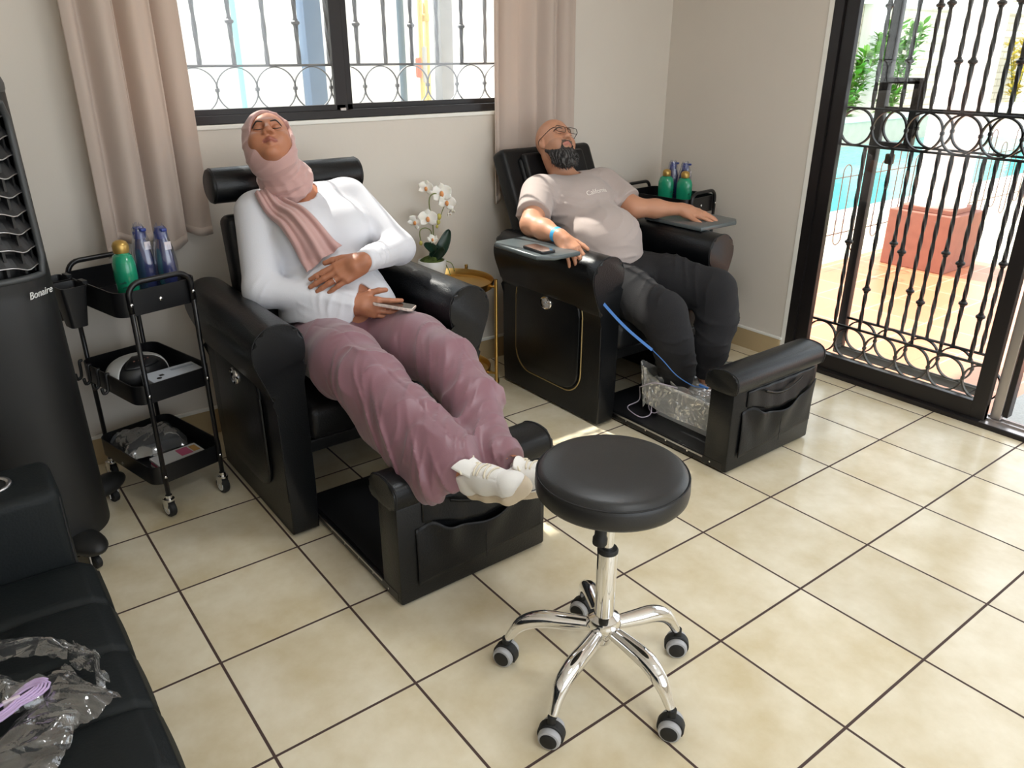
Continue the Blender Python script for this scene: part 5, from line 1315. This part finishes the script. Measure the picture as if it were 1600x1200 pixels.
        d = d-.0035*np.exp(-((x+.62)/.10)**2)*ridge(P, (.6, .7, .1), 34, (.7, -.6, .2), 12, 8.1)
        d = d-.0050*leg*ridge(P, (.8, .5, .1), 74, (-.4, 1, .3), 19, 2.7)*(.35+.65*low)
        # centre seam line pressed down the front of each leg
        sR_ = np.exp(-((P[:, 1]-(-2.545+.06*(x+.3)))/.0035)**2)*(x > -.62)*(P[:, 2] > .56)
        sL_ = np.exp(-((P[:, 1]-(-2.235-.05*(x+.3)))/.0035)**2)*(x > -.62)*(P[:, 2] > .56)
        return d+.0018*(sR_+sL_)
    Vv, Fc = sdf_mesh(pfn, V3(-1.04, -2.80, .30), V3(.27, -2.0, .76), .0048); npmesh('trousers', Vv, Fc, pcol, root)
    # ---- headscarf
    scol = mat('dusty_pink_scarf', S(186, 148, 142), .8, bump=.1, bscale=300, sheen=.3)
    W = lambda x, y, z: o+R@V3(x, y, z)
    hj = [el(W(-.020, 0, .024), V3(.114, .092, .104), R, .02), el(W(.012, 0, -.055), V3(.075, .086, .075), R, .04), rc(W(-.03, 0, -.07), neck0+V3(.01, -.01, .02), .064, .070, .05)]
    nx_ = nrm(neck0-neck1); e1 = nrm(np.cross(nx_, (0, 0, 1))); e2 = np.cross(nx_, e1)
    base_n = neck1+(neck0-neck1)*.45
    for (k, rr_, th, tilt) in ((-.034, .060, .020, .30), (-.004, .068, .023, -.2), (.026, .074, .024, .15)):
        c = base_n+nx_*k; m_ = 14; ring_ = [c+e1*rr_*math.cos(2*math.pi*i/m_)+e2*rr_*math.sin(2*math.pi*i/m_)+nx_*tilt*.06*math.sin(2*math.pi*i/m_+k*60) for i in range(m_+1)]
        hj += chain(ring_, [th]*(m_+1), .012)
    openp = [el(W(.110, .014, -.016), V3(.108, .080, .112), R, .008, '-'), el(W(.090, .040, .030), V3(.085, .060, .085), R, .015, '-')]
    def sfn(P):
        d = field(hj, P)
        for p in openp: d = np.maximum(d, -prim_d(p, P))
        qq = (P-o)@R
        k = np.exp(-(np.linalg.norm(P-base_n, axis=1)/.11)**4); d = d-.0075*k*ridge(P, nx_+e2*.35, 105, e1, 14, 2.)
        d = d-.0050*(1-k)*ridge(qq, (.5, -.4, .75), 70, (.8, .2, -.3), 18, 1.)
        return d
    Vv, Fc = sdf_mesh(sfn, V3(-1.20, -2.66, 1.02), V3(-.80, -2.26, 1.44), .0042); sc_ = npmesh('headscarf', Vv, Fc, scol, root)
    # tail of the scarf across the chest
    cen = catmull([Vector(p) for p in ((-.975, -2.555, 1.120), (-.900, -2.550, 1.085), (-.835, -2.520, 1.045), (-.775, -2.490, .985), (-.770, -2.458, .925), (-.765, -2.440, .895))], 10)
    shirt_fn = lambda P: field(top, P, .012)
    out = Vector((.80, -.32, .50)).normalized()
    def tail(u, v):
        i = min(int(u*(len(cen)-1)), len(cen)-2); f = u*(len(cen)-1)-i; p = cen[i].lerp(cen[i+1], f); d = (cen[i+1]-cen[i]).normalized(); s = out.cross(d).normalized()
        wd = .038+.048*u**1.1; q = (v-.5)*2
        fold = .012*math.sin(q*6.5+1.5*u+.5)*(.5+.5*u)+.005*math.sin(q*15+3*u)
        p2 = p+s*wd*q; g = project(np.array(p2+out*.09), -np.array(out), shirt_fn, 14)
        g = Vector(g)+out*(.014+fold+.010*(1-q*q)); 
        return tuple(g)
    gridmesh('scarf_tail', tail, 50, 36, scol, parent=sc_, thick=.003, world=True)
    # ---- finger ring
    fj = wL; D = nrm((-.25, -.86, -.38)); N = V3(.72, -.38, .56); N = nrm(N-N@D*D); T2 = np.cross(D, N); T2 *= np.sign(T2@V3(-.2, -.1, 1))
    c = wL+1.14*(D*.112+T2*-.011-N*.002); pts = [tuple(c+(T2*math.cos(a)+N*math.sin(a))*.0120) for a in np.linspace(0, 2*math.pi, 20, endpoint=False)]
    rg = tag(obj('finger_ring', tb(pts, .0016, n=8, closed=True), M['chrome'], smooth=True), 'silver ring with small clear stone on the woman\'s left hand', 'ring')
    bm = bmesh.new(); bmesh.ops.create_icosphere(bm, subdivisions=1, radius=.0042); xform(bm, Matrix.Translation(c+N*.014)); obj('stone', bm, M['chrome'], rg)
    # ---- phone in the right hand
    X_ = Vector(nrm((.70, .70, -.13))); N_ = Vector((-.12, .0, 1.0)); N_ = (N_-X_*N_.dot(X_)).normalized(); Y_ = N_.cross(X_); c = Vector(wR)+X_*.155+Vector((-.018, .012, .016))
    phone('smartphone', 'smartphone in a clear speckled case held in the woman\'s right hand', Matrix(((X_.x, Y_.x, N_.x, c.x), (X_.y, Y_.y, N_.y, c.y), (X_.z, Y_.z, N_.z, c.z), (0, 0, 0, 1))), mat('speckled_clear_case', S(205, 190, 180), .15, var=.35, vscale=70, coat=.6))
    # ---- trainers
    for (ank, T, D, lab, side) in ((aR, (.88, .06, .40), (-.26, -.48, .82), 'trainer', 1), (aL, (.80, .45, .38), (-.32, -.24, .89), 'trainer', -1)):
        T = nrm(T); D = np.array(D, float); D = nrm(D-D@T*T); Sd = np.cross(T, D)*1.0
        Rf = np.stack([T, Sd, D], 1); og = ank+V3(.035, 0, .0)-D*.088; Wf = lambda x, y, z: og+Rf@V3(x, y, z)
        k = 1.0
        sole = [rc(Wf(-.035, 0, .016), Wf(.045, side*.004, .016), .036, .034, .02), rc(Wf(.045, side*.004, .016), Wf(.150, side*.006, .018), .034, .044, .03), rc(Wf(.150, side*.006, .018), Wf(.180, 0, .020), .044, .034, .02)]
        def slf(P, sole=sole):
            q = (P-og)@Rf; d = field(sole, P, .0); d = np.maximum(d, q[:, 2]-.028-.012*np.clip((q[:, 0]-.15)/.06, 0, 1)); d = np.maximum(d, -q[:, 2]-.0); return d+.0010*(np.abs(((q[:, 2]-.012)*1.0)) < .0012)
        c_ = ank; lo_ = og-.24; hi_ = og+.26
        Vv, Fc = sdf_mesh(slf, lo_, hi_, .0032); so_ = npmesh('sole', Vv, Fc, mat('cream_rubber', S(222, 206, 182), .6), None)
        up_ = [rc(Wf(-.030, 0, .045), Wf(-.028, 0, .085), .034, .032, .02), rc(Wf(-.03, 0, .045), Wf(.06, 0, .048), .036, .037, .03), rc(Wf(.06, 0, .046), Wf(.150, side*.004, .036), .037, .036, .03), el(Wf(.160, side*.004, .034), V3(.044, .042, .028), Rf, .02), rc(Wf(.0, 0, .085), Wf(.10, 0, .052), .030, .026, .03)]
        def upf(P, up_=up_):
            q = (P-og)@Rf; d = field(up_, P, .0); d = np.maximum(d, .022-q[:, 2]); d = np.maximum(d, (q[:, 2]-.100-.10*np.abs(q[:, 0]+.0)*0)); 
            d = d+.0014*(np.abs(np.abs(q[:, 1])-.020-.05*np.clip(.1-q[:, 0], 0, .1)*0) < .0018)*(q[:, 0] > .0)*(q[:, 0] < .135)*(q[:, 2] > .05)
            d = d+.0012*(np.abs(q[:, 0]-.135-.3*(q[:, 1]/.04)**2*.06) < .0016)+.0010*(np.abs(q[:, 2]-.038) < .0014)*(q[:, 0] < .08)
            hole = el(Wf(-.022, 0, .115), V3(.030, .022, .035), Rf); d = np.maximum(d, -prim_d(hole, P)); return d
        Vv, Fc = sdf_mesh(upf, lo_, hi_, .0032)
        se = empty('trainer', 'white lace-up trainer on the woman\'s right foot, red mark on its tongue' if side == 1 else 'white lace-up trainer on the woman\'s left foot, mostly behind the round stool', 'shoe', tuple(og))
        u_ = npmesh('upper', Vv, Fc, mat('white_leather', S(240, 238, 234), .5, bump=.05, bscale=250), se)
        so_.parent = se; so_.matrix_parent_inverse = PW(se).inverted()
        ufn = lambda P: upf(P)
        tl = 1.0 if side == 1 else .45
        def tong(u, v):
            u = u*tl
            p = Wf(.060-.080*u, (v-.5)*(.052+.022*u)*(1-.35*u**6), .078+.085*u+.010*math.sin(u*2)-.016*((v-.5)*2)**2); return tuple(p)
        tg = gridmesh('tongue', tong, 16, 10, bpy.data.materials['white_leather'], parent=se, thick=.007, world=True)
        lc = mat('cream_laces', S(232, 222, 200), .7)
        for i in range(6):
            x = .018+.019*i; pts = []
            for t in np.linspace(-1, 1, 9):
                y = t*.024; p = project(Wf(x+.004*t*(-1)**i, y, .14), -D, ufn); pts.append(Vector(p)+Vector(D)*.0025)
            obj('lace', tb(pts, .0030, n=6, flat=.8), lc, se, world=True, smooth=True)
        b0 = Vector(Wf(.012, 0, .112)) if side == 1 else Vector(Wf(.030, 0, .096))
        obj('lace', tb(catmull([b0, b0+Vector(Rf@V3(.004, .018, .010)), b0+Vector(Rf@V3(.014, .034, .0)), b0+Vector(Rf@V3(.006, .014, .002)), b0+Vector(Rf@V3(.0, -.016, .012)), b0+Vector(Rf@V3(.012, -.034, .002)), b0+Vector(Rf@V3(.004, -.010, .004))], 6), .0024, n=6), lc, se, world=True, smooth=True)
        if side == 1:
            # red curved tick with black lettering on the tongue
            pts = [Vector(tong(.70+.02, .30)), Vector(tong(.58, .38)), Vector(tong(.55, .50)), Vector(tong(.66, .62)), Vector(tong(.84, .74))]
            pts = [p+Vector(Rf@V3(-.5, 0, .8))*.006 for p in pts]
            obj('tongue_mark', tb(catmull(pts, 5), [.0012+.0022*math.sin(math.pi*i/20) for i in range(21)], n=6), mat('red_mark', S(215, 40, 50), .5), tg, world=True, smooth=True)
            c0 = Vector(tong(.80, .42))+Vector(Rf@V3(-.5, 0, .8))*.0062; nn = Vector(Rf@nrm((-.62, 0, .78))); tx = Vector(Rf@V3(0, 1, 0)); ty = nn.cross(tx)
            text('tongue_print', 'NIKE', .010, M['rubber'], Matrix(((tx.x, ty.x, nn.x, c0.x), (tx.y, ty.y, nn.y, c0.y), (tx.z, ty.z, nn.z, c0.z), (0, 0, 0, 1))), tg)
            c0 = Vector(Wf(-.066, 0, .014)); nn = Vector(-T); tx = Vector(-Sd); ty = Vector(D)
            text('heel_print', 'AIR', .013, M['rubber'], Matrix(((tx.x, ty.x, nn.x, c0.x), (tx.y, ty.y, nn.y, c0.y), (tx.z, ty.z, nn.z, c0.z), (0, 0, 0, 1))), so_)
        # thin dark tick outline on the side of the shoe
        pts = []
        for t in np.linspace(0, 1, 10):
            p = project(Wf(.02+.10*t, -side*.09, .040+.018*t**2-.012*math.sin(t*3)), Sd*side, ufn); pts.append(Vector(p)-Vector(Sd)*side*.0006)
        obj('side_line', tb(pts, .0014, n=6), mat('navy_line', S(30, 36, 80), .5), u_, world=True, smooth=True)
    return root
woman()

# ---------------------------------------------------------------- the man
def man():
    root = empty('person', 'bald bearded man with glasses, grey t-shirt and black trousers reclining in the far chair', 'person', (-.80, -.95, .475))
    R = head_frame((.80, -.03, .60), (-.58, .24, .80)); o = V3(-1.165, -1.010, 1.183)
    sR, sL = V3(-1.085, -1.180, .965), V3(-1.115, -.715, .960)
    eR, wR = V3(-.925, -1.345, .862), V3(-.705, -1.360, .848)
    eL, wL = V3(-.92, -.685, .865), V3(-.775, -.490, .858)
    hR, kR, aR = V3(-.80, -1.04, .580), V3(-.34, -1.065, .520), V3(-.27, -1.005, .20)
    hL, kL, aL = V3(-.80, -.86, .580), V3(-.37, -.690, .555), V3(-.27, -.800, .20)
    neck0, neck1 = V3(-1.145, -.965, 1.010), o+R@V3(-.03, 0, -.05)
    torso = [el(V3(-.83, -.95, .60), V3(.15, .18, .125), None, .06), el(V3(-.87, -.955, .755), V3(.165, .180, .15), None, .07), el(V3(-.82, -.965, .755), V3(.14, .155, .12), None, .06), el(V3(-1.03, -.95, .895), V3(.125, .19, .13), None, .07),
             rc(V3(-1.10, -1.13, .965), V3(-1.12, -.77, .962), .070, .070, .05)]
    armR = chain([sR, eR], [.066, .050], .04)+chain([eR, eR*.55+wR*.45, wR], [.049, .044, .029], .03)
    armL = chain([sL, eL], [.066, .050], .04)+chain([eL, eL*.55+wL*.45, wL], [.049, .044, .029], .03)
    feet = [rc(aR, aR+V3(.03, 0, -.07), .04, .035, .03), rc(aR+V3(.03, 0, -.07), aR+V3(.16, -.01, -.085), .036, .032, .03), rc(aL, aL+V3(.03, 0, -.07), .04, .035, .03), rc(aL+V3(.03, 0, -.07), aL+V3(.16, .01, -.085), .036, .032, .03)]
    legs = chain([hR, kR, aR], [.095, .066, .042], .04)+chain([hL, kL, aL], [.095, .066, .042], .04)
    neck = [rc(neck0, neck1, .066, .062, .03)]
    hp = head_prims(o, R, 1.06, True)
    handR = hand_prims(wR, (.84, -.05, -.42), (.42, -.30, .85), (-.1, 1, 0), curl=(.44, .46, .48, .50), thumb=(.80, .55, -.1), tcurl=.2, sc=1.06, spread=.6)
    handL = hand_prims(wL, (.80, .55, -.16), (.40, -.1, .92), (.3, -1, 0), curl=(.16, .18, .2, .24), thumb=(.80, .50, -.05), tcurl=.1, sc=1.06)
    body = torso+neck+armR+armL+legs+feet+hp+handR+handL; fn = lambda P: field(body, P)
    Vv, Fc = sdf_mesh(fn, V3(-1.32, -1.44, .05), V3(-.05, -.30, 1.34), .0085, (((-1.28, -1.04, .0032), (-.74, -.54, .0036)), ((-1.12, -.89, .0032), (-1.40, -1.26, .0036), (-.53, -.38, .0036)), ((1.05, 1.31, .0032), (.70, .88, .0036))))
    col = np.tile(SKM, (len(Vv), 1)); q = (Vv-o)@R; near = np.abs(q).max(1) < .17
    lip = near & (q[:, 0] > .078) & (((q[:, 2]+.067)/.0115)**2+(q[:, 1]/.023)**2 < 1); col[lip] = np.array(S(176, 112, 98))
    # shaved stubble shadow over jaw side and moustache area
    sb = near & (q[:, 2] < -.035) & (q[:, 0] > -.01) & ~lip; col[sb] = col[sb]*.78
    ms = near & (q[:, 0] > .08) & (q[:, 2] < -.046) & (q[:, 2] > -.062) & (np.abs(q[:, 1]) < .030) & ~lip; col[ms] = np.array(S(84, 66, 58))
    b = npmesh('body', Vv, Fc, M['skin'], root, col)
    head_fn = lambda P: field(hp+neck, P)
    face_lines(o, R, head_fn, b, mat('brown_brow', S(70, 50, 42), .7), .0024, .001)
    W = lambda x, y, z: o+R@V3(x, y, z)
    # ---- beard: full below the cheeks, longest under the chin, grey streaks
    bp = [el(W(.042, 0, -.106), V3(.060, .060, .036), R, .02), el(W(.066, 0, -.132), V3(.040, .044, .034), R, .03), rc(W(.040, .054, -.090), W(.004, .068, -.058), .016, .006, .02), rc(W(.040, -.054, -.090), W(.004, -.068, -.058), .016, .006, .02), rc(W(.084, .028, -.088), W(.088, .027, -.062), .008, .003, .008), rc(W(.084, -.028, -.088), W(.088, -.027, -.062), .008, .003, .008)]
    def bfn(P):
        d = field(bp, P); q = (P-o)@R
        d = np.maximum(d, -prim_d(el(W(.10, 0, -.064), V3(.035, .028, .026), R), P))
        a = np.arctan2(q[:, 1], q[:, 0]); return d-.0035*(1-np.abs(np.sin(31*a+2.5*np.sin(70*q[:, 2]+5*a)+2*np.sin(47*q[:, 0]))))**2-.002*np.sin(150*q[:, 2]+23*a+3*np.sin(40*a))
    Vv, Fc = sdf_mesh(bfn, o-.19, o+.19, .0032)
    q = (Vv-o)@R; a = np.arctan2(q[:, 1], q[:, 0]); s = .5+.5*np.sin(37*a+5*np.sin(43*q[:, 2]+7*a)+3*np.sin(90*q[:, 0])+2.1); g = np.clip(s**3*np.clip((-.075-q[:, 2])/.05, 0, 1)*1.1, 0, 1)[:, None]
    bc_ = (1-g)*np.array((.022, .018, .017))+g*np.array((.15, .145, .14)); br = npmesh('beard', Vv, Fc, vcmat('beard', .75, bump=.6, bscale=260), b, bc_)
    r = np.random.RandomState(3); bm = bmesh.new(); sel = r.choice(len(Vv), 900); ml = []
    for i in sel:
        p = Vector(Vv[i]); qq = q[i]
        if qq[2] > -.085: continue
        d = Vector(R@nrm((.45+r.normal()*.2, qq[1]*7+r.normal()*.18, -.9+r.normal()*.2))); L_ = .012+.012*r.rand(); gi = 1 if g[i, 0] > .35 and r.rand() > .3 else 0
        tube(bm, [p, p+d*L_*.6, p+d*L_+Vector((0, 0, -.002))], [.0010, .0008, .0002], n=4, cap=False, mi=gi)
    obj('beard_hair', bm, None, br, world=True, mats=[M['hairblack'], mat('grey_hair', (.16, .155, .15), .6)])
    # ---- glasses
    ge = empty('glasses', 'thin dark rectangular glasses on the man\'s face', 'glasses', tuple(W(.1, 0, 0)))
    gm = mat('glasses_frame', S(45, 32, 30), .35, .4)
    for s in (1, -1):
        cpt = (s*.034, .000); R_ = rrect(.052, .031, .010, 5, cpt[0], cpt[1])
        pts = [Vector(W(.108-.10*abs(a-s*.008)**1.0*.18-.0, a, z+.001)) for a, z in R_]
        rim = obj('rim', tb(pts, .0013, n=8, closed=True), gm, ge, world=True, smooth=True)
        bm = bmesh.new(); bm.faces.new([bm.verts.new(p) for p in pts]); obj('lens', bm, clearmat('lens', (.93, .93, .93), .06, .0), rim, world=True)
        obj('temple', tb(catmull([Vector(W(.103, s*.061, .008)), Vector(W(.085, s*.076, .008)), Vector(W(.03, s*.085, .004)), Vector(W(-.010, s*.088, .000)), Vector(W(-.022, s*.084, -.016))], 5), .0017, n=8), gm, ge, world=True, smooth=True)
    obj('bridge', tb(catmull([Vector(W(.1075, .010, .008)), Vector(W(.112, 0, .011)), Vector(W(.1075, -.010, .008))], 5), .0013, n=8), gm, ge, world=True, smooth=True)
    # ---- t-shirt
    scol = mat('grey_cotton_tshirt', S(176, 162, 156), .8, bump=.08, bscale=350, sheen=.2)
    slR, slL = sR*.28+eR*.72, sL*.20+eL*.80
    top = torso+chain([sR, slR], [.074, .072], .04)+chain([sL, slL], [.074, .070], .04)+[el(V3(-.73, -.97, .68), V3(.06, .13, .05), None, .05)]
    def tfn(P):
        d = field(top, P, .009)
        d = np.maximum(d, .655+.25*np.clip(-.72-P[:, 0], 0, .4)-P[:, 2])
        n = nrm(neck1-neck0); q_ = P-(neck0+V3(.012, 0, -.01)); t = q_@n; r_ = np.sqrt(((q_-t[:, None]*n)**2).sum(1)); d = np.maximum(d, np.minimum(.082-r_, t+.05))
        for (e_, w_, s_) in ((sR, eR, slR), (sL, eL, slL)):
            a = nrm(w_-e_); nearm = np.linalg.norm(P-s_, axis=1) < .16; d = np.where(nearm, np.maximum(d, (P-s_)@a), d)
        z = P[:, 2]
        d = d-.0085*np.exp(-((z-.85)/.07)**2)*ridge(P, (.15, -.40, 1), 78, (.3, 1, 0), 9, 2.)
        d = d-.0075*np.exp(-((z-.71)/.06)**2)*ridge(P, (.5, .25, 1), 88, (.3, 1, 0), 12, 5.)
        for (a_, b_, sg) in ((sR, 1, -1), (sL, 2, 1)):
            k = np.exp(-(np.linalg.norm(P-(a_+V3(.08, -sg*.07, -.05)), axis=1)/.10)**2); d = d-.0100*k*ridge(P, (.35, sg*.55, -.75), 85, (.8, sg*.3, .4), 12, b_)
        k = np.exp(-((P[:, 1]+.95)/.12)**2)*np.exp(-((z-.94)/.05)**2); d = d-.005*k*ridge(P, (0.3, .7, .6), 70, (.5, -.5, .5), 14, 9.)
        return d
    Vv, Fc = sdf_mesh(tfn, V3(-1.30, -1.44, .60), V3(-.58, -.52, 1.10), .006); t = npmesh('t_shirt', Vv, Fc, scol, root)
    sfn2 = lambda P: field(top, P, .010)
    text_on('chest_print', 'California', .034, mat('white_print_ink', S(240, 232, 224), .6), V3(-.915, -.95, .975), (-.05, 1, .03), (-.6, 0, .8), sfn2, t, .0035)
    # ---- black trousers
    pcol = mat('black_cotton_trousers', (.0085, .008, .0095), .9, bump=.15, bscale=300)
    pl = [el(V3(-.84, -.95, .585), V3(.155, .190, .120), None, .05)]
    pl += chain([hR+V3(.03, 0, .01), V3(-.56, -1.065, .570), kR, V3(-.29, -1.045, .40), aR+V3(-.01, -.01, .10), aR+V3(.0, 0, .03)], [.115, .108, .098, .082, .074, .062], .04)
    pl += chain([hL+V3(.03, 0, .01), V3(-.57, -.775, .585), kL, V3(-.31, -.72, .42), aL+V3(-.01, .02, .12), aL+V3(0, 0, .03)], [.115, .108, .100, .085, .074, .062], .03)
    pl += [el(V3(-.66, -.92, .625), V3(.09, .075, .045), None, .04), el(kR+V3(.04, .01, -.07), V3(.07, .08, .06), None, .04), el(kL+V3(.04, .01, -.07), V3(.07, .085, .06), None, .04)]
    def pfn(P):
        d = field(pl, P, .004); d = np.maximum(d, P[:, 2]-.70); x, z = P[:, 0], P[:, 2]
        d = np.maximum(d, .165-z)
        kn = np.exp(-((z-.43)/.06)**2)*(x > -.5); d = d-.012*kn*ridge(P, (.25, .1, 1), 62, (.2, 1, 0), 14, 1.)
        d = d-.008*(z < .36)*ridge(P, (.15, .1, 1), 75, (.3, 1, 0), 16, 3.)
        d = d-.008*(z > .42)*(x < -.3)*ridge(P, (.9, .35, .1), 52, (-.1, .7, .7), 12, 6.)
        return d
    Vv, Fc = sdf_mesh(pfn, V3(-1.06, -1.27, .14), V3(-.12, -.52, .72), .0062); npmesh('trousers', Vv, Fc, pcol, root)
    # ---- wristband
    a = nrm(wR-eR); c = wR-a*.022; u = nrm(np.cross(a, (0, 0, 1))); v = np.cross(a, u)
    bm = bmesh.new(); n = 32; rg = []
    for i in range(n):
        t_ = 2*math.pi*i/n; q = u*math.cos(t_)+v*math.sin(t_)
        rg.append([bm.verts.new(tuple(c+a*k+q*r_)) for k, r_ in ((-.011, .0335), (-.011, .0350), (.011, .0340), (.011, .0325))])
    for i in range(n):
        for j in range(4): bm.faces.new((rg[i][j], rg[i][(j+1) % 4], rg[(i+1) % n][(j+1) % 4], rg[(i+1) % n][j]))
    tag(obj('wristband', bm, mat('sky_blue_band', S(60, 165, 220), .5), auto=40), 'sky blue band round the man\'s right wrist', 'wristband')
man()
